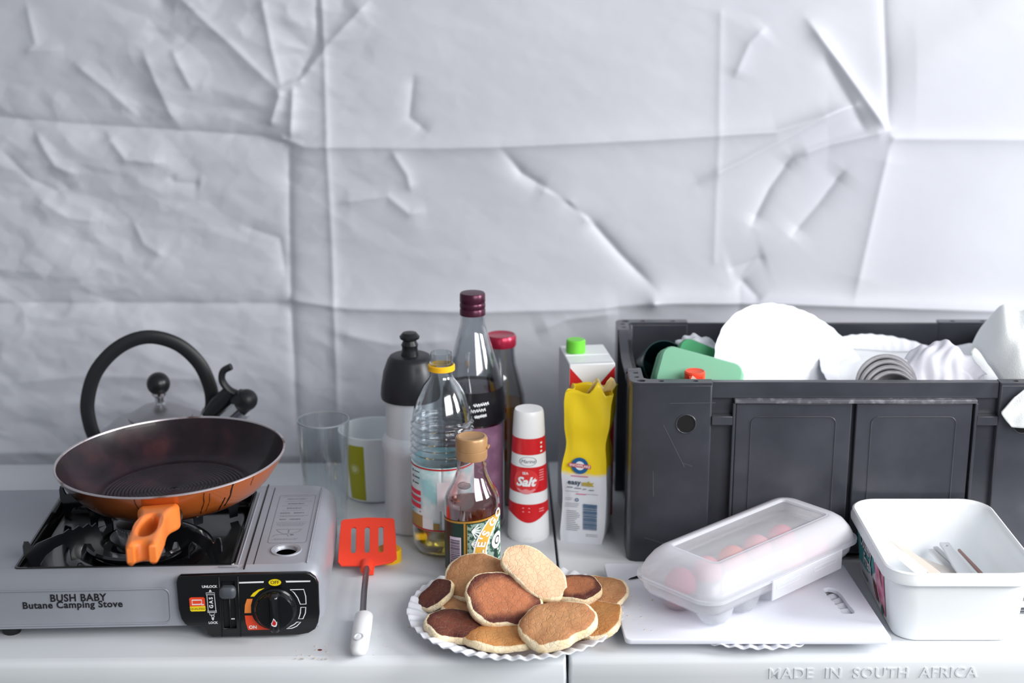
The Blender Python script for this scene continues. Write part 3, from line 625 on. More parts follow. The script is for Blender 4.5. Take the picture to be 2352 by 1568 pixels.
# ================================================================== SYRUP BOTTLE
g = thing('syrup_bottle', 'golden syrup squeeze bottle with gold cap and green-gold label', 'bottle', (-.0445, 1.578, TZ))
sf = [(.027, 0), (.0300, .003), (.0305, .010), (.0305, .083), (.0300, .090), (.0270, .098), (.0215, .108), (.0175, .117), (.0160, .125), (.0162, .128), (.0150, .130), (.0148, .136)]
part('bottle_body', shell(sf, .0007, 64), thin_glass('clear_syrup_bottle', '#fbf3f4', 1.7, .05), g)
part('syrup', lathe([(.001, .0015), (.0265, .0015), (.0292, .004), (.0296, .011), (.0296, .0805), (.0280, .082), (.001, .082)], 56), mat('dark_golden_syrup', '#6e2e1c', .05, trans=.55, ior=1.4), g)
part('cap', lathe([(.0168, .1345), (.0175, .137), (.0175, .1445), (.0171, .1450), (.0175, .1455), (.0178, .1570), (.0168, .1595), (.0145, .1600), (.0130, .1590), (.001, .1590)], 56), mat('gold_plastic', '#b58d63', .34, metal=.25), g)
part('cap_tab', xf(box(.0165, .0200, -.0045, .0045, .147, .150), RZ(-10)), mat('gold_plastic_tab', '#b58d63', .34, metal=.25), g, bevel=.0008)
sfi = interp(sf)
Z0, Z1 = .010, .0715
def slope(x): return .0
lb = part('label', mp(grid(60, 4, lambda u, v: (-.052 + .104 * u, Z0 + (Z1 - Z0) * v, 0)), lambda x, y, z: wrapf(sfi, 0, .0003)(x, y + .11 * max(min(x, .046), -.046))), mat('dark_green_label', '#16362b', .35, col2='#0f2a22', nscale=60), g)
gold = mat('label_gold', '#c08f3a', .4, metal=.2)
WL = lambda e: (lambda x, y, z=0: wrapf(sfi, 0, e * 1.0)(min(x, .046), y + .11 * max(min(x, .046), -.046)))
clampz = lambda g_: mp(g_, lambda x, y, z: (x, min(max(y, .0118), .0698), z))
rib = lambda x0, x1, y0, y1, n=12: grid(n, 2, lambda u, v: (x0 + (x1 - x0) * u, y0 + (y1 - y0) * v, 0))
part('gold_border', mp(join(rib(-.05, .05, .0695, .0718, 60), rib(-.05, .05, .0100, .0118, 60), rib(-.0085, -.0062, .010, .0700), rib(-.0050, -.0043, .012, .068)), WL(.0006)), gold, lb)
part('grey_band', mp(join(rib(-.0042, .028, .0120, .0682, 20)), WL(.0005)), mat('label_sage', '#8fa79b', .4, col2='#2f5142', nscale=260, nlo=.48, nhi=.52), lb)
def aring(cx, cy, r0, r1, a0, a1, n=36): return grid(n, 3, lambda u, v: (cx + (r0 + (r1 - r0) * v) * cos(rad(a0 + (a1 - a0) * u)), cy + (r0 + (r1 - r0) * v) * sin(rad(a0 + (a1 - a0) * u)), 0))
CX, CY = .058, .028
part('gold_arch', mp(clampz(aring(CX, CY, .0430, .0550, 100, 215, 60)), WL(.0010)), mat('label_yellow', '#dba945', .4), lb)
part('white_arch_edge', mp(clampz(join(aring(CX, CY, .0550, .0566, 100, 215, 60), aring(CX, CY, .0414, .0430, 100, 215, 60))), WL(.0010)), M['whiteprint'], lb)
part('green_centre', mp(clampz(aring(CX, CY, .0001, .0414, 90, 250, 60)), WL(.0010)), mat('label_mid_green', '#2c6a4c', .4, col2='#dfe6dd', nscale=240, nlo=.52, nhi=.56), lb)
part('white_oval', mp(join(aring(CX - .0250, CY + .012, .0050, .0095, 0, 360), aring(CX - .0250, CY + .012, .0001, .0033, 0, 360)), WL(.0013)), M['whiteprint'], lb)
al = []
for ch, ad in (('L', 196), ('Y', 184.5), ('L', 174), ('E', 163), ("'", 155), ('S', 148), ('G', 132), ('O', 118)):
    a = rad(ad); gg = text(ch, .0128, bold=.0004); r = .0490; rot = a - pi / 2
    al.append(mp(gg, lambda x, y, z: (CX + r * cos(a) + x * cos(rot) - y * sin(rot), CY + r * sin(a) + x * sin(rot) + y * cos(rot), 0)))
al = [q for q in al if max(p[0] for p in q[0]) < .060 and min(p[1] for p in q[0]) > .009]
part('label_lettering', mp(join(*al), WL(.0013)), M['whiteprint'], lb, flat=True)['label'] = "white curved lettering reading LYLE'S GO..."
fan = [ribbon([(.0005, .060), (.0005 + .010 * cos(rad(t)), .060 + .010 * sin(rad(t)))], .0013) for t in range(-65, 50, 22)]
fan += [ribbon([(.0000, .045), (.0065 * cos(rad(t)), .045 + .0065 * sin(rad(t)))], .0009) for t in range(-60, 70, 28)]
part('fan_ornament', mp(join(*fan), WL(.0010)), M['whiteprint'], lb, flat=True)
part('barcode_panel', mp(rib(-.0270, -.0115, .014, .0530), WL(.0006)), mat('barcode_paper', '#e0cfe0', .5), lb)
random.seed(2); bc = []; z = .017
while z < .050:
    t = random.choice((.0004, .0008, .0012)); bc.append(rib(-.0258, -.0130, z, z + t, 8)); z += t + random.choice((.0005, .0009))
part('barcode_lines', mp(join(*bc), WL(.0009)), mat('barcode_ink', '#4b4656', .5), lb, flat=True)
part('embossed_disc', xf(ball(.0075, 24, 10), T(-.008, -.0178, .1085) @ RX(35) @ Matrix.Diagonal((1, .22, 1, 1))), thin_glass('raised_emblem', '#f6eef0', 2.2, .05), g)

# ================================================================== SALT
g = thing('salt_shaker', 'tapered red and white canister of sea salt with white cap', 'salt', (.0195, 1.677, TZ))
tf_ = [(.0235, 0), (.0248, .0025), (.0246, .010), (.0188, .128)]
part('canister', lathe([(.001, 0)] + tf_ + [(.001, .128)], 56), M['white'], g)
tfi = interp(tf_)
part('cap', lathe([(.0186, .1275), (.0190, .129), (.0178, .150), (.0172, .156), (.0160, .1585), (.001, .1585)], 48), mat('cap_white', '#f2f3f4', .35), g)
M['saltred'] = mat('salt_red', '#cf2027', .3)
FULL = (-pi, pi)
part('red_band', band(tfi, .108, .1275, *FULL, n=60), M['saltred'], g)
part('red_band', band(tfi, .062, .093, *FULL, n=60), M['saltred'], g)
part('red_band', grid(80, 4, lambda u, v: wrapf(tfi, 0, .0003)((u - .5) * 2 * pi * .024 * .98, (.0300 - .0045 * cos((u - .5) * 2 * pi * 2.6)) * (1 - v) + .048 * v)), M['saltred'], g)
part('round_badge', mp(join(aring(-.003, .0760, .0001, .0150, 0, 360, 48)), wrapf(tfi, 0, .0008)), mat('badge_red', '#dd3a3c', .3), g)
part('badge_wave', mp(grid(20, 3, lambda u, v: (-.003 + .0118 * (2 * u - 1), (.0665 + .0009 * sin(u * 16)) * (1 - v) + v * (.0760 - .0146 * math.sqrt(max(0, 1 - (.80 * (2 * u - 1)) ** 2))), 0)), wrapf(tfi, 0, .0010)), mat('badge_pink', '#e68a90', .4), g)
part('lettering', mp(join(xf(text('Salt', .0150, bold=.0006, shear=.3), (-.004, .0755, 0)), xf(text('SEA', .0042, bold=.0001), (-.004, .0862, 0))), wrapf(tfi, 0, .0012)), M['whiteprint'], g, flat=True)['label'] = 'white words SEA Salt'
part('brand_oval', mp(join(ring2(-.001, .1003, .0094, .0101, 40, .55), xf(text('Marina', .0060, shear=.25), (-.001, .1003, 0))), wrapf(tfi, 0, .0006)), M['greyprint'], g, flat=True)
part('small_print', mp(join(rect2(-.0075, .0015, .0430, .0440), rect2(-.0075, .0015, .0385, .0395), *[rect2(.0125, .0195, z, z + .001) for z in (.088, .085, .082, .079, .076, .041, .038)]), wrapf(tfi, 0, .0006)), mat('pale_print', '#e9a0a2', .5), g, flat=True)
part('side_dots', mp(join(*[disc2(.0155, z, .0017, .0013, 12) for z in (.1115, .1165, .1215)], rect2(-.004, .004, .0045, .0065)), wrapf(tfi, 0, .0006)), mat('soft_white_print', '#e3e3e6', .5), g, flat=True)

# ================================================================== JUICE CARTON
c0 = P(1308, 1210, 0)
g = thing('juice_carton', 'red and white drinks carton with bright green screw cap', 'carton', (.0672, 1.704, TZ), 7)
CW, CDp, CH = .0545, .080, .2035
M['carton'] = mat('carton_board', '#dfe1e4', .4)
part('carton_body', box(0, CW, 0, CDp, 0, CH), M['carton'], g, bevel=.0015)
part('red_print', mp(join(poly([(.0005, .012), (CW - .0005, .012), (CW - .0005, CH - .004), (CW / 2, CH - .0350), (.0005, CH - .004)])), lambda x, y, z: (x, -.0003, y)), M['red'], g, flat=True)
part('grey_side', mp(poly([(0.001, .001), (CDp - .001, .001), (CDp - .001, CH - .002), (.001, CH - .002)]), lambda x, y, z: (-.0003, x, y)), mat('pale_grey_print', '#b6b9c0', .4), g, flat=True)
part('top_fold', join(box(.001, CW - .001, .036, .038, CH - .0005, CH + .0008), mp(poly([(.002, 0.003), (CW - .002, .003), (CW / 2, .030)]), lambda x, y, z: (x, y, CH + .0004))), M['carton'], g)
part('green_cap', xf(lathe([(.0115, 0), (.0118, .002), (.0115, .0145), (.0100, .016), (.001, .016)], 36), (.0155, .0500, CH)), mat('lime_plastic', '#6cc93c', .35), g)

# ================================================================== PREMIX BAG
g = thing('flour_mix_bag', 'torn-open yellow and white bag of flour mix beside the black crate', 'bag', (.0855, 1.6740, TZ), -13)
BW, BD = .0550, .042
nU, nV = 48, 44
def bagp(a, v):
    """a: 0..1 round the section, v: 0..1 up"""
    z = .185 * v
    wq = BW * (1 - .06 * math.exp(-((v - .0) / .04) ** 2)) * (1 - .11 * math.exp(-((v - .66) / .09) ** 2) + .07 * math.exp(-((v - .93) / .12) ** 2)); dq = BD * (1 - .35 * max(0, v - .55) - .12 * math.exp(-((v - .68) / .08) ** 2))
    sh = .0065 * v + .0012 * sin(v * 7)
    t = a * 4; k = int(t) % 4; f = t - int(t); r = .13
    c = [(-1, -1), (1, -1), (1, 1), (-1, 1)]; p0, p1 = c[k], c[(k + 1) % 4]
    x = p0[0] + (p1[0] - p0[0]) * f; y = p0[1] + (p1[1] - p0[1]) * f
    if k in (1, 3): x *= 1 - .22 * (1 - abs(2 * f - 1)) * (.3 + v)      # gusset
    n_ = .0011 * v * (sin(5 * x + 14 * v) + .7 * sin(4 * y - 19 * v + 1) + .5 * sin(27 * v + 5 * x))
    l = math.hypot(x, y); x, y = x * (1 - .06 * (l > 1.25)), y * (1 - .06 * (l > 1.25))
    if v > .90: z += (v - .90) / .10 * (.013 * math.exp(-((a - .165) / .022) ** 2) - .006 * math.exp(-((a - .215) / .02) ** 2) + .006 * math.exp(-((a - .36) / .08) ** 2) + .0015 * sin(a * 40))
    return (x * (wq / 2 + n_) + sh, y * (dq / 2 + n_), z)
bv = [bagp(i / nU, j / (nV - 1)) for j in range(nV) for i in range(nU)]
bf = [(j * nU + i, j * nU + (i + 1) % nU, (j + 1) * nU + (i + 1) % nU, (j + 1) * nU + i) for j in range(nV - 1) for i in range(nU)] + [tuple(reversed(range(nU)))]
def bagmat():
    m = mat('bag_paper', '#f0ce1a', .35, spec=.5, bump=.15, bscale=70, bdist=.002); nt = m.node_tree; L = nt.links; b = nt.nodes['Principled BSDF']
    tc = nt.nodes.new('ShaderNodeTexCoord'); s = nt.nodes.new('ShaderNodeSeparateXYZ'); L.new(tc.outputs['Object'], s.inputs[0])
    n = nt.nodes.new('ShaderNodeTexNoise'); n.inputs['Scale'].default_value = 60; L.new(tc.outputs['Object'], n.inputs['Vector'])
    a = nt.nodes.new('ShaderNodeMath'); a.operation = 'MULTIPLY_ADD'; a.inputs[1].default_value = .010; L.new(n.outputs[0], a.inputs[0]); L.new(s.outputs[2], a.inputs[2])
    r = nt.nodes.new('ShaderNodeMapRange'); r.inputs[1].default_value = .088; r.inputs[2].default_value = .094; L.new(a.outputs[0], r.inputs[0])
    mx = nt.nodes.new('ShaderNodeMix'); mx.data_type = 'RGBA'; mx.inputs[6].default_value = lin('#dcdfe6'); mx.inputs[7].default_value = lin('#f3d31f'); L.new(r.outputs[0], mx.inputs[0])
    L.new(mx.outputs[2], b.inputs['Base Color']); return m
part('bag_paper', (bv, bf), bagmat(), g, ang=70, solid=.0004)
part('torn_flap', grid(10, 6, lambda u, v: (.001 + .030 * u + .006 * v, -.010 + .004 * sin(u * 9) - .004 * v, .180 + .020 * v * (.35 + .65 * abs(sin(u * 6))) + .004 * u)), mat('bag_inner', '#e6cf8e', .6), g, solid=.0004)
part('flour', mp(grid(10, 8, lambda u, v: (-.02 + .04 * u, -.012 + .024 * v, .165 + .004 * sin(u * 5 + v * 4))), lambda x, y, z: (x, y, z)), mat('flour', '#efeadf', .9), g)
BF = lambda e=.0006: (lambda x, y, z=0: ((x, -.5 * BD * (1 - .35 * max(0, y / .185 - .55)) * .955 - e - .0011 * (y / .185) - .0018, y)))
part('badge_ring', mp(ring2(-.002, .0970, .0055, .0100, 36), BF()), mat('badge_blue', '#1f5f94', .4), g, flat=True)
part('badge_centre', mp(disc2(-.002, .0970, .0054), BF()), M['whiteprint'], g, flat=True)
part('badge_bar', mp(poly([(-.0150, .0985), (.0110, .0955), (.0110, .0905), (-.0150, .0935)]) if 0 else poly([(-.0150, .1000), (.0110, .0985), (.0110, .0940), (-.0150, .0955)]), BF(.0009)), mat('badge_bar_red', '#cf4a4f', .4), g, flat=True)
part('badge_lettering', mp(xf(text('SNOWFLAKE', .0042, bold=.00008), T(-.002, .0970, 0) @ RZ(-3)), BF(.0013)), M['whiteprint'], g, flat=True)
part('bag_lettering', mp(xf(text('easy', .0085, bold=.0002, sp=1.05), (-.0085, .0760, 0)), BF()), mat('navy_print', '#23364f', .5), g, flat=True)
part('bag_lettering', mp(xf(text('mix', .0085, bold=.0004, sp=1.05), (.0075, .0752, 0)), BF()), mat('mustard_print', '#b9a11c', .5), g, flat=True)
part('bag_small_print', mp(join(*[rect2(a, b, z, z + .0011) for a, b, z in ((-.017, -.010, .0692), (-.008, .000, .0685), (.002, .006, .068), (.009, .015, .0672))], *[rect2(-.019, x, z, z + .0004) for x, z in ((-.003, .0645), (-.010, .0560), (-.011, .0540), (-.002, .0495), (-.003, .0475), (-.004, .0455))], *[rect2(.006, .020, z, z + .0004) for z in (.0625, .0120, .0100)],
     *[rect2(-.017, -.004 + .003 * sin(k), .016 + k * .0024, .0166 + k * .0024) for k in range(11)]), BF()), M['greyprint'], g, flat=True)
each('bag_pink_print', (mp(rect2(-.012, .008, .0835, .0845), BF()), mp(rect2(-.006, .006, .0615, .0625), BF())), mat('pink_print', '#d2527c', .5), g, flat=True)
random.seed(8); bc = []; z = .018
while z < .050:
    t = random.choice((.0006, .001, .0015)); bc.append(rect2(.0025, .0190, z, min(z + t, .051))); z += t + random.choice((.0004, .0007))
part('barcode', mp(join(*bc, ring2(-.005, .0545, .0012, .0022, 12)), BF()), mat('barcode_blue', '#33587c', .5), g, flat=True)

# ================================================================== BLACK CRATE
CX0, CX1, CY0, CY1, CHt = .131, .629, 1.6005, 1.868, .2135
g = thing('storage_crate', 'large black stackable plastic crate full of tableware', 'crate', (.38, 1.6005, TZ))
M['crate'] = mat('black_crate_plastic', '#34363d', .25, spec=.55, col2='#3d3f46', nscale=14, bump=.05, bscale=120)
hw = (CX1 - CX0) / 2; D = CY1 - CY0; t = .004; tp = .004
cr = g
cb = []
# floor and recessed walls
cb.append(box(-hw + .01, hw - .01, .01, D - .01, .003, .008))
part('crate_floor', cb[0], M['crate'], g)
def wallx(x, y0, y1, zt): return box(x, x + t, y0, y1, .003, zt)
part('front_wall', box(-hw + .02, hw - .02, .010, .010 + t, .003, CHt - .0005), M['crate'], g, bevel=.0008)
part('back_wall', box(-hw + .02, hw - .02, D - .014, D - .010, .003, CHt - .001), M['crate'], g, bevel=.0008)
# side walls dip in the middle
def sidewall(s):
    pts = smooth_path([(.02, CHt, 0), (.055, CHt, 0), (.075, CHt - .006, 0), (.10, CHt - .016, 0), (.135, CHt - .018, 0), (.17, CHt - .016, 0), (.195, CHt - .006, 0), (.215, CHt, 0), (D - .02, CHt, 0)], 4)
    gg = shape([[(.02, .003)] + [(D - .02, .003)] + [(p.x, p.y) for p in reversed(pts)]], .0022)
    return mp(gg, lambda x, y, z: (s * (hw - .013) + z, x, y))
part('side_wall', sidewall(-1), M['crate'], g); part('side_wall', sidewall(1), M['crate'], g)
lipp = [(p[0], p[1]) for p in ((.04, CHt), (.055, CHt), (.075, CHt - .006), (.10, CHt - .016), (.135, CHt - .018), (.17, CHt - .016), (.195, CHt - .006), (.215, CHt), (D - .04, CHt))]
for s in (-1, 1):
    sm = smooth_path([(a, b, 0) for a, b in lipp], 4)
    part('rim_lip', loft([[(s * (hw - .015), p.x, p.y), (s * (hw - .001), p.x, p.y), (s * (hw - .001), p.x, p.y - .004), (s * (hw - .015), p.x, p.y - .004)] for p in sm]), M['crate'], g)
# corner columns: L-shaped shells with a drilled top
def column(sx, sy):
    wx_, wy_ = .0905, .050
    out = []
    o_ = rrect(wx_, wy_, .010, 0, 5)
    Ltop = [(0, .010), (.003, .003), (.010, 0), (wx_ - .0015, 0), (wx_, .0015), (wx_, .0145), (.0200, .0150), (.0155, .0190), (.0150, wy_), (0, wy_)]
    holes = [[(cx + r * cos(2 * pi * k / 14), cy + .8 * r * sin(2 * pi * k / 14)) for k in range(14)] for cx, cy, r in ((.012, .0085, .0048), (.034, .0075, .0032), (.072, .0075, .0032), (.0078, .022, .0030), (.0078, .038, .0030))]
    topg = xf(shape([Ltop] + holes, .0014), (0, 0, CHt - .0014))
    side = loft([[(a, b, z) for a, b in Ltop] for z in (.0, CHt - .0028)], cap=True)
    # front face with a round hole
    gg = join(topg)
    fn = lambda x, y, z: (sx * (-hw + x), (y if sy < 0 else D - y), z)
    def fix(gx):
        v, f = mp(gx, fn); flip = (sx < 0) != (sy > 0)
        flip = (sx * (1 if sy < 0 else -1)) < 0
        return v, [tuple(reversed(q)) for q in f] if flip else f
    return fix(topg), fix(side)
M['hole_shade'] = mat('painted_hole_shade', '#050506', .8)  # near-black colour paints the shade inside the crate's holes
for sx, sy in ((1, -1), (-1, -1), (1, 1), (-1, 1)):
    tg, sg = column(sx, sy)
    # closed column; black pieces stand for the shade inside its holes
    colo = part('corner_column', sg, M['crate'], g, ang=30, bevel=.0008)
    part('drilled_top', tg, M['crate'], colo, ang=30)
    part('column_shade_sheet', mp(poly([(.002, .006), (.006, .002), (.088, .002), (.088, .013), (.017, .0135), (.0135, .017), (.0135, .048), (.002, .048)]), lambda x, y, z: (sx * (-hw + x), (y if sy < 0 else D - y), CHt - .00275)), M['hole_shade'], colo, flat=True)
    if sy < 0:
        part('round_hole_shade', mp(disc2(0, 0, .0105, n=32), lambda x, y, z: (sx * (-hw + .0620) + x, -.0003, .166 + y)), M['hole_shade'], colo, flat=True)
        part('hole_edge', mp(ring2(0, 0, .0102, .0116, 32), lambda x, y, z: (sx * (-hw + .0620) + x, -.0005, .166 + y)), M['crate'], colo, solid=.0006)
# front: top band, ledge, framed panels, short ribs
part('top_band', box(-hw + .0905, hw - .0905, .0045, .011, CHt - .019, CHt - .0005), M['crate'], g, bevel=.0006)
part('front_ledge', box(-.134, .134, -.0025, .010, CHt - .0235, CHt - .0190), mat('worn_ledge_plastic', '#55565c', .35, col2='#8a8b92', nscale=120, nlo=.5, nhi=.75), g, bevel=.001)
for x0, x1 in ((-.132, -.0035), (.0015, .130)):
    pn = part('front_panel', box(x0, x1, .0005, .010, .010, CHt - .0235), M['crate'], g, bevel=.0012)
    part('panel_outline', mp(ribbon([p[:2] for p in rrect(.094, .150, .008, 0, 5, (x0 + x1) / 2, .099)], .0011, True), lambda x, y, z: (x, .0004, y)), M['crate'], pn, solid=.0009)
for x in (-.1355, .1325): part('panel_rib', box(x, x + .003, -.001, .010, .010, CHt - .0235), M['crate'], g, bevel=.0006)
for x0, x1 in ((-hw + .0905, -.1355), (.1355, hw - .0905)): part('short_rib', box(x0, x1, -.001, .010, CHt - .049, CHt - .0385), M['crate'], g, bevel=.0008)
part('scratches', mp(join(*[ribbon([(x, z), (x + dx, z + dz)], .0005) for x, z, dx, dz in ((-.212, .165, .025, -.050), (-.205, .190, .050, .0008), (-.190, .120, .012, -.004), (-.23, .03, .03, -.01), (-.222, .11, .001, -.03))]), lambda x, y, z: (x, -.0004, y)), mat('scuff_grey', '#54565c', .6), g, flat=True)

# ---- crate contents
def put(name, label, cat, g_, m, loc, R_=Matrix.Identity(4), group=None, **kw):
    o_ = part(name, g_, m, None, M=R_, **kw); o_.location = loc; return tag(o_, label, cat, group)
def fluted(R_, hgt, n=240, amp=.0014, wf=48, base=.66, th=.0007):
    prof = [(.001, 0, 0), (base * .5, 0, 0), (base, .0, 0), (base + .05, .10, .2), (base + .14, .50, .9), (base + .24, .82, 1), (.965, .93, 1), (.985, .97, .9), (1.0, .95, .9)]
    V, Fc = [], []
    def zz(r, zf, fl, k): return zf * hgt + amp * fl * sin(2 * pi * k / n * wf)
    for side in (0, 1):
        seq = prof if side == 0 else prof[::-1]
        for r, zf, fl in seq:
            for k in range(n):
                a = 2 * pi * k / n; rr = R_ * r * (1 + .004 * fl * sin(a * wf / 2)); V.append((rr * cos(a), rr * sin(a), zz(r, zf, fl, k) + (th if side else 0)))
    m_ = len(prof) * 2
    for i_ in range(m_ - 1):
        for k in range(n): Fc.append((i_ * n + k, (i_ + 1) * n + k, (i_ + 1) * n + (k + 1) % n, i_ * n + (k + 1) % n))
    return V, Fc
PL = fluted(.110, .013)
# big tilted paper plates in the crate
put('paper_plate', 'large white paper plate tilted up out of the crate', 'plate', fluted(.112, .011, amp=.0006), M['paper'], PY(1822, 896, 1.705), RY(30) @ RX(38), 'paper plates')
put('paper_plate', 'white paper plate lying behind the tilted plate in the crate', 'plate', fluted(.112, .011, amp=.0006), M['paper'], (.475, 1.738, .9000), RY(11) @ RX(14), 'paper plates')
# white plastic sheet over the right half
ex = [1880, 1960, 2050, 2110, 2180, 2228, 2275, 2340]; ey = [800, 800, 806, 806, 797, 787, 797, 805]
def sheet(u, v):
    px_ = 1900 + 400 * u; py_ = float(np.interp(px_, ex, ey)) + 1; b_ = PY(px_, py_, 1.80)
    f = v; return (b_.x - .012 * f, 1.80 - .165 * f, b_.z - .040 * f ** 1.2 + .004 * sin(px_ / 26 + f * 4) * f + .002 * sin(px_ / 9 + f * 9) * f)
put('plastic_sheet', 'white crumpled plastic bag spread over the crate contents', 'plastic bag', grid(60, 24, sheet), mat('white_film', '#f1f3f6', .45, bump=.3, bscale=40, bdist=.003), (0, 0, 0), solid=.0008)
def film(u, v):
    p0 = PY(2092 + 190 * u, 872, 1.632); zt = (.036 * math.sin(pi * min(1, .12 + .95 * u)) ** .8)
    return (p0.x + .004 * sin(v * 9), 1.632 + .040 * v, .925 + (zt + .02) * math.sin(pi / 2 * v) + .0025 * sin(u * 17 + v * 6) + .0012 * sin(u * 41 - v * 13))
put('clear_bag', 'thin greyish clear plastic bag between steel cups and towel', 'plastic bag', grid(40, 20, film), frosted('cloudy_film', '#dcdce4', .30, .25, .3), (0, 0, 0), solid=.0004)
# stacked steel cups lying on their side
cupm = mat('cup_steel', '#d6d4d8', .3, metal=.4)
cprof = [(.020, 0), (.0225, .002), (.0270, .033), (.0285, .0345), (.0305, .0345)]
labs = ('outermost of the nested steel cups lying in the crate', 'second of the nested steel cups lying in the crate', 'third of the nested steel cups lying in the crate', 'innermost nested steel cup with dark opening in the crate')
for k in range(4):
    b_ = PY(2046 + 5 * k, 889 + 10 * k, 1.654 - .006 * k); sc_ = 1.12 - .045 * k
    put('steel_cup', labs[k], 'cup', xf(shell(cprof, .0008, 48), Matrix.Scale(sc_, 4)), cupm, (b_.x, b_.y + .018, b_.z), RZ(-16) @ RX(76), 'nested steel cups')
# dark green tumbler, green bowls, orange cap, crumpled tissue
put('green_tumbler', 'dark bottle-green tumbler lying open behind the jade green container', 'cup', shell([(.022, -.07), (.030, 0)], .0012, 48), mat('dark_teal_plastic', '#0f2a2c', .15, spec=.6), PY(1530, 838, 1.715), RZ(22) @ RX(62))
M['greenp'] = frosted('jade_plastic', '#9bd8b8', .05, .3, .35)
bowlp = [(.010, 0), (.024, .002), (.036, .010), (.044, .024), (.047, .038)]
def tubg(w_, d_, h_, t_): return loft([rrect(w_ - .014, d_ - .014, .010, 0, 5), rrect(w_ - .010, d_ - .010, .012, .003, 5), rrect(w_ - .003, d_ - .003, .014, h_ - .003, 5), rrect(w_, d_, .015, h_ - .002, 5), rrect(w_, d_, .015, h_, 5), rrect(w_ - .005, d_ - .005, .013, h_, 5), rrect(w_ - .012, d_ - .012, .011, .005, 5)])
put('green_container', 'pale jade green plastic container tipped forward in the crate', 'container', tubg(.105, .062, .034, .0016), M['greenp'], PY(1606, 862, 1.655), RZ(-10) @ RY(13) @ RX(-122), 'green plastic containers in the crate')
put('green_container', 'brighter green plastic container nested behind the pale jade one', 'container', tubg(.105, .062, .034, .0016), frosted('bright_green_plastic', '#5dbb85', .05, .3, .35), PY(1640, 848, 1.700), RZ(-10) @ RY(20) @ RX(-128), 'green plastic containers in the crate')
put('orange_lid', 'small orange-red plastic lid poking up at the crate front', 'lid', join(lathe([(.0115, -.03), (.0118, -.0015), (.0105, 0), (.0085, -.0008), (.001, -.0008)], 36), xf(box(-.0075, .0075, -.0125, -.0112, -.012, -.003), RZ(0))), mat('orange_red_lid', '#ee4a30', .4), PY(1596, 851, 1.640))
put('peeled_tag', 'pale pink torn paper scrap against the orange lid', 'paper scrap', ([(-.009, 0, -.012), (.010, 0, -.012), (-.003, 0, 0)], [(0, 1, 2)]), mat('pale_pink_paper', '#e9bfae', .7), PY(1597, 862, 1.6255), solid=.0005, flat=True)
random.seed(4)
def crumple(v, amp, s):
    return [tuple(Vector(p) * (1 + amp * (sin(p[0] * s + 1) * cos(p[1] * s * 1.3) + .6 * sin(p[2] * s * 1.7 + p[0] * s * 2.1)) + random.uniform(-.02, .02))) for p in v]
bl = ball(1, 40, 24); bl = ([(x * .030, y * .020, z * .017) for x, y, z in crumple(bl[0], .12, 5)], bl[1])
put('crumpled_tissue', 'crumpled white tissue between green tumbler and tilted plate', 'tissue', bl, M['paper'], PY(1612, 808, 1.742), RY(24), ang=180)
# towel over the right corner
tvp = smooth_path([(1.80, .955, 0), (1.765, .985, 0), (1.72, 1.004, 0), (1.67, 1.000, 0), (1.635, .985, 0), (1.61, .968, 0), (1.5955, .956, 0), (1.5925, .940, 0), (1.5915, .922, 0), (1.5905, .906, 0)], 5)
tl_ = [.575, .553, .545, .545, .553, .566, .574, .552, .538, .551]
def tow(u, v):
    s = v * (len(tvp) - 1); k = min(int(s), len(tvp) - 2); f = s - k; y = tvp[k].x * (1 - f) + tvp[k + 1].x * f; z = tvp[k].y * (1 - f) + tvp[k + 1].y * f
    xl = float(np.interp(v, np.linspace(0, 1, 10), tl_)); x = xl + (.68 - xl) * u
    hump = math.sin(pi * min(1, u * 3.2)) if u < .3125 else 0
    edge = 1 - math.exp(-u * 11); bump_ = (.005 * sin(x * 120 + v * 9) + .004 * sin(x * 61 - v * 15) + .0025 * sin(x * 210 + v * 31)) * edge
    fr = 1 - min(1, max(0, (v - .62) / .1))
    return (x, y - (1 - fr) * (abs(bump_) * .8), z - (1 - edge) * .045 * fr + bump_ * fr)
put('white_towel', 'white terry towel draped over a corner of the crate', 'towel', grid(70, 60, tow), mat('terry_cloth', '#f0f3f3', .95, bump=.6, bscale=900, bdist=.0015), (0, 0, 0), solid=.003, ang=180)

# ================================================================== CUTTING BOARD, PLATE UNDER IT, KNIFE
bp0 = P(1437, 1474, .014); bp1 = P(2050, 1474, .014); bp2 = P(1386, 1298, .014)
bdir = (bp1 - bp0); yaw = math.degrees(math.atan2(bdir.y, bdir.x)); BWd = bdir.length; BDd = .187
bl0 = RZ(yaw)
outl = [p[:2] for p in rrect(BWd, BDd, .006, 0, 5, BWd / 2, BDd / 2)]
# the back edge is sheared slightly: the board is wider at its handle side
sc0 = (bp2 - bp0)
def brd(x, y, z): return (bp0.x + (bdir.normalized() * x).x + (sc0 * (y / .187)).x, bp0.y + (bdir.normalized() * x).y + (sc0 * (y / .187)).y, z)
hx = [P(*p, .0167) for p in ((1891, 1356), (1893, 1351), (1902, 1349), (1914, 1351), (1924, 1356), (1933, 1365), (1948, 1386), (1961, 1402), (1961, 1407), (1956, 1408), (1936, 1408), (1931, 1405), (1931, 1398), (1926, 1396), (1925, 1390), (1919, 1388), (1917, 1381), (1911, 1379), (1908, 1372), (1901, 1369), (1898, 1362))]
hxs = hx
ou = [brd(x, y, 0)[:2] for x, y in outl]
cen = Vector((sum(p[0] for p in ou) / len(ou), sum(p[1] for p in ou) / len(ou)))
bm_ = shape([[(a - cen.x, b - cen.y) for a, b in ou], [(p.x - cen.x, p.y - cen.y) for p in hxs]], .0027, .001)
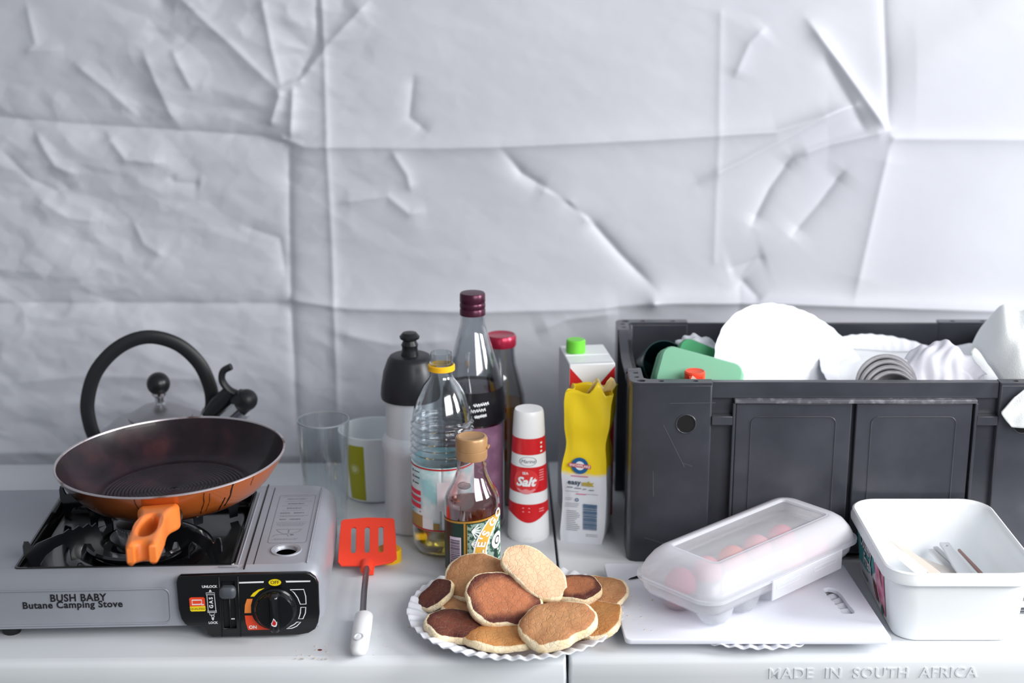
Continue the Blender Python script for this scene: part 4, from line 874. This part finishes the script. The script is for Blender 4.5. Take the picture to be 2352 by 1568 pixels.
put('cutting_board', 'white plastic cutting board with a handle slot under the egg box', 'cutting board', bm_, mat('white_polythene', '#e6e8f2', .45, sss=.15, bump=.1, bscale=300, bdist=.0005), (cen.x, cen.y, TZ + .0140))
put('paper_plate', 'white paper plate trapped under the cutting board, fluted edge showing', 'plate', xf(fluted(.112, .0105), RX(0)), M['paper'], (.2475, 1.4805, TZ + .0002), group='paper plates')
kn = thing('small_knife', 'dark knife tip poking out from beneath the egg box', 'knife', (.126, 1.514, TZ + .0172), 27)
part('blade', mp(shape([smooth_path and [(0, 0), (.004, .0016), (.012, .0030), (.04, .0035), (.04, -.002), (.010, -.0010)]], .0004), lambda x, y, z: (x, y, z + .0010)), mat('dark_blade', '#2a2d33', .25, metal=.6), kn)
part('grip', xf(loft([rrect(.012, .006, .0028, z, 4) for z in (.038, .095)]), T(0, 0, .0032) @ RY(90)), M['softblack'], kn)

# ================================================================== EGG BOX
EL, EW = .257, .113
g = thing('egg_storage_box', 'frosted clear lidded egg box with pinkish contents on the cutting board', 'food box', (.2515, 1.4865, TZ + .0172), 42.5)
M['pp'] = frosted('frosted_polypropylene', '#eceff4', .70, .26, .40)
M['pplid'] = frosted('frosted_lid', '#eff1f6', .50, .24, .40)
M['ppwin'] = frosted('clear_window', '#e9ecf0', .70, .12, .30)
fz = .041
def rl(w_, d_, r_, z_): return rrect(w_, d_, r_, z_, 8)
bt = loft([rl(EL - .010, EW - .010, .020, fz), rl(EL - .014, EW - .014, .019, fz - .012), rl(EL - .020, EW - .020, .017, fz - .0165), rl(EL - .028, EW - .028, .015, fz - .018)], cap=False)
n_ = 36; bt[1].append(tuple(range(len(bt[0]) - n_, len(bt[0]))))
bb = part('base_tray', bt, M['pp'], g, ang=60, solid=.001)
eggc = [(x, y) for y in (-.023, .023) for x in (-.084, -.042, 0, .042, .084)]
cupg = lathe([(.001, 0), (.007, .0004), (.013, .0035), (.0175, .0095), (.0195, .017), (.0205, .0235)], 28)
cv, cf_ = cupg; cf_ = cf_[:-1]
for x, y in eggc: part('egg_cup', (cv, cf_), M['pp'], bb, M=T(x, y, .0005), solid=.0008)
fr = loft([rl(EL - .008, EW - .008, .021, fz - .001), rl(EL, EW, .024, fz - .001), rl(EL, EW, .024, fz + .0025), rl(EL - .008, EW - .008, .021, fz + .0025)], closed=True)
lid = part('lid', loft([rl(EL - .006, EW - .006, .022, fz + .002), rl(EL - .009, EW - .009, .022, fz + .008), rl(EL - .014, EW - .013, .022, fz + .014), rl(EL - .026, EW - .022, .022, fz + .0225), rl(EL - .042, EW - .032, .018, fz + .0275), rl(EL - .060, EW - .042, .010, fz + .0295), rl(EL - .070, EW - .052, .006, fz + .0300), rl(EL - .072, EW - .054, .005, fz + .0288), rl(EL - .074, EW - .056, .004, fz + .0278)], cap=False), M['pplid'], g, ang=60, solid=.001)
part('flange', fr, M['pplid'], lid)
part('window', mp(poly([p[:2] for p in rl(EL - .073, EW - .055, .004, 0)]), lambda x, y, z: (x, y, fz + .0280)), M['ppwin'], lid, solid=.0008)
part('window_edge', xf(loft([rl(EL - .070, EW - .052, .006, fz + .0298), rl(EL - .068, EW - .050, .006, fz + .0298), rl(EL - .068, EW - .050, .006, fz + .0305), rl(EL - .070, EW - .052, .006, fz + .0305)], closed=True), (0, 0, 0)), M['pplid'], lid)
la = part('latch_flap', box(-.036, .082, -EW / 2 - .0030, -EW / 2 - .0012, fz - .020, fz + .0025), M['pplid'], g, bevel=.0008)
each('latch_ridge', [mp(ribbon([p[:2] for p in rrect(.040, .0045, .002, 0, 4, x, fz - .0065)], .0008, True), lambda x_, y_, z_: (x_, -EW / 2 - .0032, y_)) for x in (-.010, .052)], M['pplid'], la, solid=.0006)
# tomatoes / pink eggs seen through the plastic
eg = ball(1, 28, 16)
pinks = [mat('pink_shell', c, .5) for c in ('#e35a78', '#e8735f', '#c9507f', '#e98a95')]
spots = [(-.084, -.023, 'pale shape'), (-.084, .023, ''), (-.042, .023, ''), (.0, .023, ''), (.042, .023, ''), (.084, .023, ''), (.042, -.023, ''), (.084, -.023, '')]
cl = {(-.084, .023): 0, (-.042, .023): 3, (0, .023): 1, (.042, .023): 3, (.084, .023): 0, (.042, -.023): 1, (.084, -.023): 2}
nm = {(-.084, .023): 'nearest pink egg at the left end inside the frosted box', (-.042, .023): 'second pale pink egg in the back row of the box', (0, .023): 'coral egg in the middle of the box back row', (.042, .023): 'fourth pale pink egg in the back row of the box', (.084, .023): 'pink egg at the far right end of the box back row', (.042, -.023): 'coral egg in the front row behind the latch', (.084, -.023): 'purplish pink egg at the right end of the front row'}
Me = T(.2515, 1.4865, TZ + .0172) @ RZ(42.5)
for (x, y), c_ in cl.items():
    lo = Me @ Vector((x, y, .0245))
    e_ = put('pink_egg', nm[(x, y)], 'egg', ([(a * .0165, b * .0165, c * .0215 * (1 - .06 * c)) for a, b, c in eg[0]], eg[1]), pinks[c_], lo, group='pink eggs in the frosted box')

# ================================================================== ICE-CREAM TUB
TB = (.4525, 1.4910)
g = thing('ice_cream_tub', 'white ice-cream tub with teal and pink side label holding plastic cutlery', 'tub', (TB[0], TB[1], TZ), 0)
TW, TD, THh = .157, .204, .081
M['tub'] = mat('tub_white', '#eff2f5', .32, sss=.08)
o1 = [rrect(TW - 2 * a, TD - 2 * a, .030 - a * .5, z, 8) for a, z in ((.020, 0), (.0165, .0015), (.0145, .006), (.0075, .0665))]
o2 = [rrect(TW - 2 * a, TD - 2 * a, .030 - a * .5, z, 8) for a, z in ((.0020, .0670), (.0005, .0685), (.0002, .0735), (.0015, .0775), (.0015, .0800), (.0035, .0812), (.0050, .0800), (.0070, .0780), (.0085, .0665), (.0160, .006), (.022, .0035))]
tg = loft(o1 + o2, cap=True)
part('tub_body', tg, M['tub'], g, ang=40)
def TWf(e=.0004):                            # drawing on the left wall: x = distance toward the camera, y = height
    def fn(x, y, z=0):
        a = .0145 + (.0075 - .0145) * (y - .006) / .0605; return (-TW / 2 + a - e, -x, y)
    return fn
def onwall(gs, e): return mp(gs, TWf(e))
wg = lambda pts: poly(pts)
lbm = part('label_panel', onwall(rect2(-.070, .052, .010, .065), .0004), mat('label_pale', '#e2e4ea', .4), g, flat=True)
part('teal_shield', onwall(wg([(-.070, .065), (-.002, .065), (.006, .050), (.008, .040), (-.010, .030), (-.030, .024), (-.070, .022)]), .0008), mat('teal_print', '#4fa9a6', .4), lbm, flat=True)
part('pink_scoop', onwall(wg([(.008, .052), (.020, .058), (.052, .058), (.052, .010), (.040, .012), (.030, .016), (.022, .024), (.014, .030)]), .0009), mat('berry_pink', '#c95f84', .4, col2='#e3a3b8', nscale=60), lbm, flat=True)
part('brown_scoop', onwall(join(wg([(-.004, .030), (.012, .028), (.018, .020), (.026, .013), (.012, .012), (.002, .020)]), wg([(.018, .062), (.030, .056), (.036, .044), (.042, .038), (.040, .060)])), .0011), mat('cocoa_brown', '#6b2f33', .4, col2='#8a4646', nscale=90), lbm, flat=True)
part('label_lettering', onwall(join(xf(text('Country', .0190, bold=.0005, shear=.15, wx=.80), (-.030, .0535, 0)), xf(text('Fresh', .0190, bold=.0005, shear=.15, wx=.85), (-.024, .0365, 0))), .0016), M['whiteprint'], lbm, flat=True)['label'] = 'white words Country Fresh'
part('label_letter_shadow', onwall(join(xf(text('Country', .0190, bold=.0011, shear=.15, wx=.80), (-.0295, .0530, 0)), xf(text('Fresh', .0190, bold=.0011, shear=.15, wx=.85), (-.0235, .0360, 0))), .0012), mat('navy_outline', '#23323f', .5), lbm, flat=True)
part('round_seal', onwall(join(disc2(.040, .0125, .0050), ring2(.040, .0125, .0054, .0060)), .0015), mat('seal_green', '#39695c', .5), lbm, flat=True)
part('label_small_print', onwall(join(rect2(-.055, -.025, .014, .0155), rect2(-.055, -.030, .0115, .0125)), .0012), M['greyprint'], lbm, flat=True)

def handle_piece(name, label, p0, p1, w0, w1, th, col, hole=False, rough=.4):
    p0, p1 = Vector(p0), Vector(p1); d = p1 - p0; L = d.length; d.normalize()
    s = d.cross(Vector((0, 0, 1))).normalized(); u = s.cross(d).normalized()
    ol = smooth_path([(-w0 * .35, 0, 0), (-w0 * .5, .003, 0), (-w0 * .5, .02, 0), (-w1 * .5, L, 0), (w1 * .5, L, 0), (w0 * .5, .02, 0), (w0 * .5, .003, 0), (w0 * .35, 0, 0)], 2)
    pl = [[(p.x, p.y) for p in ol]]
    if hole: pl.append([(.0017 * cos(2 * pi * k / 12), .0085 + .0022 * sin(2 * pi * k / 12)) for k in range(12)])
    gg = shape(pl, th / 2, min(th * .22, .0008)); Mx = Matrix((s.to_4d(), d.to_4d(), u.to_4d(), (0, 0, 0, 1))).transposed(); Mx[3][0] = Mx[3][1] = Mx[3][2] = 0; Mx[3][3] = 1
    for r_ in range(3): Mx[r_][3] = 0
    o_ = part(name, gg, mat(name + '_plastic', col, rough), None, M=Mx); o_.location = p0
    return tag(o_, label, 'cutlery', 'plastic cutlery in the ice-cream tub')
handle_piece('plastic_fork', 'white plastic handle leaning on the left wall of the tub', PY(2022, 1236, 1.560), PY(2115, 1312, 1.455), .009, .014, .0022, '#f1f2f4')
handle_piece('plastic_spoon', 'cream plastic handle second from the left in the tub', PY(2048, 1240, 1.565), PY(2146, 1316, 1.460), .007, .013, .0022, '#ead9cc')
handle_piece('plastic_spoon', 'greyish cream handle lying lowest across the tub floor', PY(2100, 1280, 1.540), PY(2205, 1322, 1.475), .010, .012, .0022, '#d6cfc9')
handle_piece('plastic_knife', 'thin pale handle with dark speck left of the holed handle', PY(2138, 1262, 1.560), PY(2200, 1322, 1.480), .007, .008, .0024, '#d3d2d3')
handle_piece('plastic_knife', 'slim grey handle squeezed between two others in the tub', PY(2148, 1256, 1.566), PY(2215, 1320, 1.486), .006, .007, .0024, '#b9bbc0')
handle_piece('plastic_knife', 'grey plastic handle with hanging hole standing highest in the tub', PY(2168, 1247, 1.545), PY(2226, 1330, 1.455), .0115, .016, .0026, '#c3c6cc', True)
handle_piece('wooden_stick', 'thin brownish stick rightmost of the tub cutlery', PY(2202, 1262, 1.545), PY(2262, 1326, 1.465), .003, .004, .0025, '#96706a')
# steel forks right of the tub
for k, (y0, y1, lab) in enumerate(((1.470, 1.474, 'nearer steel fork lying just right of the ice-cream tub'), (1.500, 1.508, 'farther steel fork lying just right of the ice-cream tub'))):
    f_ = thing('steel_fork', lab, 'fork', (.5350, y0, TZ), 4, 'steel forks right of the tub')
    part('handle', tube([(0, 0, .003), (.04, 0, .0035), (.10, 0, .006)], [.0055, .0045, .003], 10, flat=.35, up=(0, 0, 1)), M['chrome'], f_)
    part('head', join(box(.10, .125, -.009, .009, .0045, .006), *[box(.125, .160, -.009 + .0052 * q, -.0066 + .0052 * q, .0045, .006) for q in range(4)]), M['chrome'], f_, bevel=.0005)

# ================================================================== PANCAKES ON A PAPER PLATE
PC = Vector((.0035, 1.4475, TZ))
put('paper_plate', 'white fluted paper plate carrying the pile of pancakes', 'plate', fluted(.1125, .0165), M['paper'], (PC.x, PC.y, TZ + .0002), group='paper plates')

def crust_mat(name, light, dark, ring=.5, mott=.5, pale='#f6e6c8'):
    m = bpy.data.materials.new(name); m.use_nodes = True; nt = m.node_tree; L = nt.links; b = nt.nodes['Principled BSDF']
    b.inputs['Roughness'].default_value = .62; b.inputs['Specular IOR Level'].default_value = .25
    b.inputs['Subsurface Weight'].default_value = .12; b.inputs['Subsurface Radius'].default_value = (.8, .5, .3); b.inputs['Subsurface Scale'].default_value = .004
    N = nt.nodes.new; tc = N('ShaderNodeTexCoord'); at = N('ShaderNodeAttribute'); at.attribute_name = 'crust'; ar = N('ShaderNodeAttribute'); ar.attribute_name = 'rad'
    def noise(s, d=4):
        n = N('ShaderNodeTexNoise'); n.inputs['Scale'].default_value = s; n.inputs['Detail'].default_value = d; L.new(tc.outputs['Object'], n.inputs['Vector']); return n.outputs[0]
    def math_(op, a, bb, c=None):
        n = N('ShaderNodeMath'); n.operation = op
        for i_, v in enumerate((a, bb, c)):
            if v is None: continue
            if isinstance(v, (int, float)): n.inputs[i_].default_value = v
            else: L.new(v, n.inputs[i_])
        return n.outputs[0]
    def rng(v, a, bb):
        n = N('ShaderNodeMapRange'); n.inputs[1].default_value = a; n.inputs[2].default_value = bb; L.new(v, n.inputs[0]); return n.outputs[0]
    def mix(f, a, bb):
        n = N('ShaderNodeMix'); n.data_type = 'RGBA'; L.new(f, n.inputs[0])
        for i_, v in ((6, a), (7, bb)):
            if isinstance(v, str): n.inputs[i_].default_value = lin(v)
            else: L.new(v, n.inputs[i_])
        return n.outputs[2]
    mo_ = rng(noise(70, 6), .5 - .25, .5 + .25 / max(mott, .1))
    rg = math_('MULTIPLY', rng(math_('MULTIPLY_ADD', noise(45), .6, ar.outputs['Fac']), .92, 1.20), ring)
    f = math_('MINIMUM', math_('MULTIPLY_ADD', mo_, mott, rg), 1.0)
    col = mix(f, light, dark)
    # hairline cracks
    vo = N('ShaderNodeTexVoronoi'); vo.feature = 'DISTANCE_TO_EDGE'; vo.inputs['Scale'].default_value = 170
    wv = N('ShaderNodeVectorMath'); wv.operation = 'SCALE'; L.new(tc.outputs['Object'], wv.inputs[0]); wv.inputs[3].default_value = 1
    nz_ = N('ShaderNodeTexNoise'); nz_.inputs['Scale'].default_value = 120; L.new(tc.outputs['Object'], nz_.inputs['Vector'])
    va = N('ShaderNodeVectorMath'); va.operation = 'MULTIPLY_ADD'; va.inputs[1].default_value = (.005, .005, .005); L.new(nz_.outputs[1], va.inputs[0]); L.new(tc.outputs['Object'], va.inputs[2]); L.new(va.outputs[0], vo.inputs['Vector'])
    crk = rng(vo.outputs[0], .0, .07)
    col = mix(math_('MULTIPLY_ADD', crk, .06, .94), pale, col)
    e = rng(math_('MULTIPLY_ADD', noise(55, 6), 1.5, at.outputs['Fac']), 1.14, 1.28)
    col = mix(e, mix(rng(noise(60), .35, .7), pale, '#eed6a8'), col)
    L.new(col, b.inputs['Base Color'])
    bh = math_('ADD', math_('MULTIPLY', crk, .45), math_('MULTIPLY', noise(110, 6), 1.3))
    bp = N('ShaderNodeBump'); bp.inputs['Strength'].default_value = .6; bp.inputs['Distance'].default_value = .0016; L.new(bh, bp.inputs['Height']); L.new(bp.outputs[0], b.inputs['Normal'])
    return m
CM = dict(pale=crust_mat('pale_crust', '#efc3a0', '#e6ae8a', .1, .5), tan=crust_mat('tan_crust', '#cf9a6c', '#a9704a', .35, .7), brown=crust_mat('brown_crust', '#c07a54', '#5e2f28', 1.0, .45),
          dark=crust_mat('dark_crust', '#754030', '#4c2420', .4, .8), gold=crust_mat('golden_crust', '#d69a5e', '#b9733c', .3, .6))

def pancake(label, c, a_, b_, th, m, yaw=0, tx=0, ty=0, seed=1, bend=0, bdir=0, bite=0, bang=0, dome=.12, chew=.0):
    """a disc of batter: radii a_, b_; tilt tx toward the viewer and ty to the right; bend curls it"""
    rs = random.Random(seed); ph = [rs.uniform(0, 6.28) for _ in range(6)]; am = [.045, .03, .02, .014, .009, .007]
    n, V, cr_, rd_ = 72, [], [], []
    rings_ = [0.001, .2, .4, .6, .75, .86, .93, .975]
    def rad_(k):
        t_ = 2 * pi * k / n; r = 1 + sum(am[i_] * sin((i_ + 2) * t_ + ph[i_]) for i_ in range(6))
        r += .010 * sin(9 * t_ + ph[2]) + .006 * sin(17 * t_ + ph[3]) + .004 * sin(29 * t_ + ph[4])
        if bite: r -= bite * math.exp(-((((t_ - rad(bang) + pi) % (2 * pi)) - pi) / .38) ** 2)
        return r
    layers = [(r, +1) for r in rings_] + [(1.0, .55), (1.008, 0), (1.0, -.55)] + [(r, -1) for r in reversed(rings_)]
    for r, s in layers:
        for k in range(n):
            t_ = 2 * pi * k / n; R__ = rad_(k) * r; x = a_ * R__ * cos(t_); y = b_ * R__ * sin(t_)
            prof_ = (1 - (r ** 7) * .45) if abs(s) == 1 else .55
            z = th / 2 * (s if abs(s) < 1 else s * prof_) * (1 + dome * (1 - r * r)) 
            z += (.0010 * sin(x * 90 + ph[0]) * cos(y * 80 + ph[1]) + .0005 * sin(x * 230 + ph[2] + 2 * sin(y * 120)) * cos(y * 210 + ph[3]) + .0012 * r ** 6 * sin(5 * 2 * pi * k / n + ph[4])) * (1 if s > 0 else .5)
            uu = x * cos(rad(bdir)) + y * sin(rad(bdir)); z += bend * uu * uu * 8
            V.append((x, y, z)); cr_.append(1.0 if (abs(s) == 1 and r < .90) else (.55 if (abs(s) == 1 and r < .95) else (.22 if abs(s) == 1 else 0))); rd_.append(r)
    Fc = [(i_ * n + k, (i_ + 1) * n + k, (i_ + 1) * n + (k + 1) % n, i_ * n + (k + 1) % n) for i_ in range(len(layers) - 1) for k in range(n)]
    o_ = part('pancake', (V, Fc), m, None, ang=180)
    for nm_, dat in (('crust', cr_), ('rad', rd_)):
        at = o_.data.attributes.new(nm_, 'FLOAT', 'POINT'); at.data.foreach_set('value', dat)
    o_.location = c; Rm = RX(tx) @ RY(ty) @ RZ(yaw); o_.rotation_euler = Rm.to_euler()
    return tag(o_, label, 'pancake', 'pancakes piled on the paper plate')
# bottom layer
pancake('golden pancake lying flat at the bottom front of the plate', P(1162, 1462, .0140), .040, .028, .0110, CM['gold'], 5, 2, 0, 21)
pancake('golden brown pancake leaning on the plate rim beside the cutting board', P(1370, 1424, .0190), .0270, .032, .0100, CM['gold'], 15, 8, -13, 22)
pancake('broad tan pancake overhanging the plate rim behind the golden brown one', P(1364, 1368, .0240), .036, .032, .009, CM['tan'], -12, 12, -6, 23)
pancake('dark brown folded pancake at the far left of the plate', P(1003, 1368, .022), .0225, .021, .009, CM['dark'], 10, 14, -32, 24, bend=.4, bdir=100)
pancake('thin tan pancake half hidden at the left of the pile', P(1066, 1392, .015), .026, .026, .010, CM['tan'], 0, 6, 8, 25)
pancake('very dark brown pancake with a notched creamy edge', P(1046, 1442, .016), .0335, .0255, .0125, CM['dark'], -8, 9, 8, 26, bite=.28, bang=-88)
pancake('tan pancake mostly buried under the large brown one', P(1215, 1400, .014), .040, .038, .011, CM['tan'], 0, 0, 0, 27)
# middle
pancake('pale cream pancake edge behind the small tan one', P(1330, 1348, .024), .030, .022, .010, CM['pale'], 0, 6, 6, 28)
pancake('small brown-topped pancake with thick white edge beside the palest one', P(1325, 1354, .033), .0265, .0225, .012, CM['brown'], -10, 10, -6, 29)
pancake('smooth tan pancake leaning below the syrup bottle', P(1092, 1327, .036), .0345, .033, .011, CM['tan'], 20, 26, -12, 30, bend=-.3, bdir=0)
pancake('large brown pancake with dark rim in the centre', P(1156, 1380, .034), .0405, .0345, .012, CM['brown'], -24, 26, 10, 31)
# front right and top
pancake('thick tan pancake with broad creamy side nearest the camera', P(1280, 1436, .030), .0385, .0305, .017, CM['tan'], 8, 18, -5, 32, bite=.10, bang=-60)
pancake('palest pink-cream pancake on top of the pile', P(1228, 1316, .050), .040, .0245, .012, CM['pale'], -34, 30, 14, 33)

# ---- crumbs and specks on the table
random.seed(9); cg = []
for _ in range(60):
    x, y = random.choice(((random.uniform(680, 780), random.uniform(1480, 1515)), (random.uniform(850, 1000), random.uniform(1440, 1515)), (random.uniform(1420, 1500), random.uniform(1330, 1450)), (random.uniform(1150, 1290), random.uniform(1250, 1290))))
    on = x > 1400; p = P(x, y, .0167 if on else 0); s = random.uniform(.0003, .0009)
    cg.append(box(p.x - s, p.x + s, p.y - s * .8, p.y + s * .8, p.z - .0001, p.z + s))
tag(part('crumbs', join(*cg), mat('crumbs', '#d8c8b8', .8)), 'tiny pale crumbs scattered on the table and board', 'crumbs', kind='stuff')
p = P(735, 1493); tag(part('red_crumb', xf(loft([[(r * (1 + .2 * sin(3 * a)) * cos(a), r * .6 * sin(a), z) for a in [2 * pi * k / 10 for k in range(10)]] for r, z in ((.002, 0), (.0022, .0006), (.0012, .0011))]), p), mat('dark_red_crumb', '#6b2226', .7)), 'dark red crumb on the table below the control panel', 'crumb')
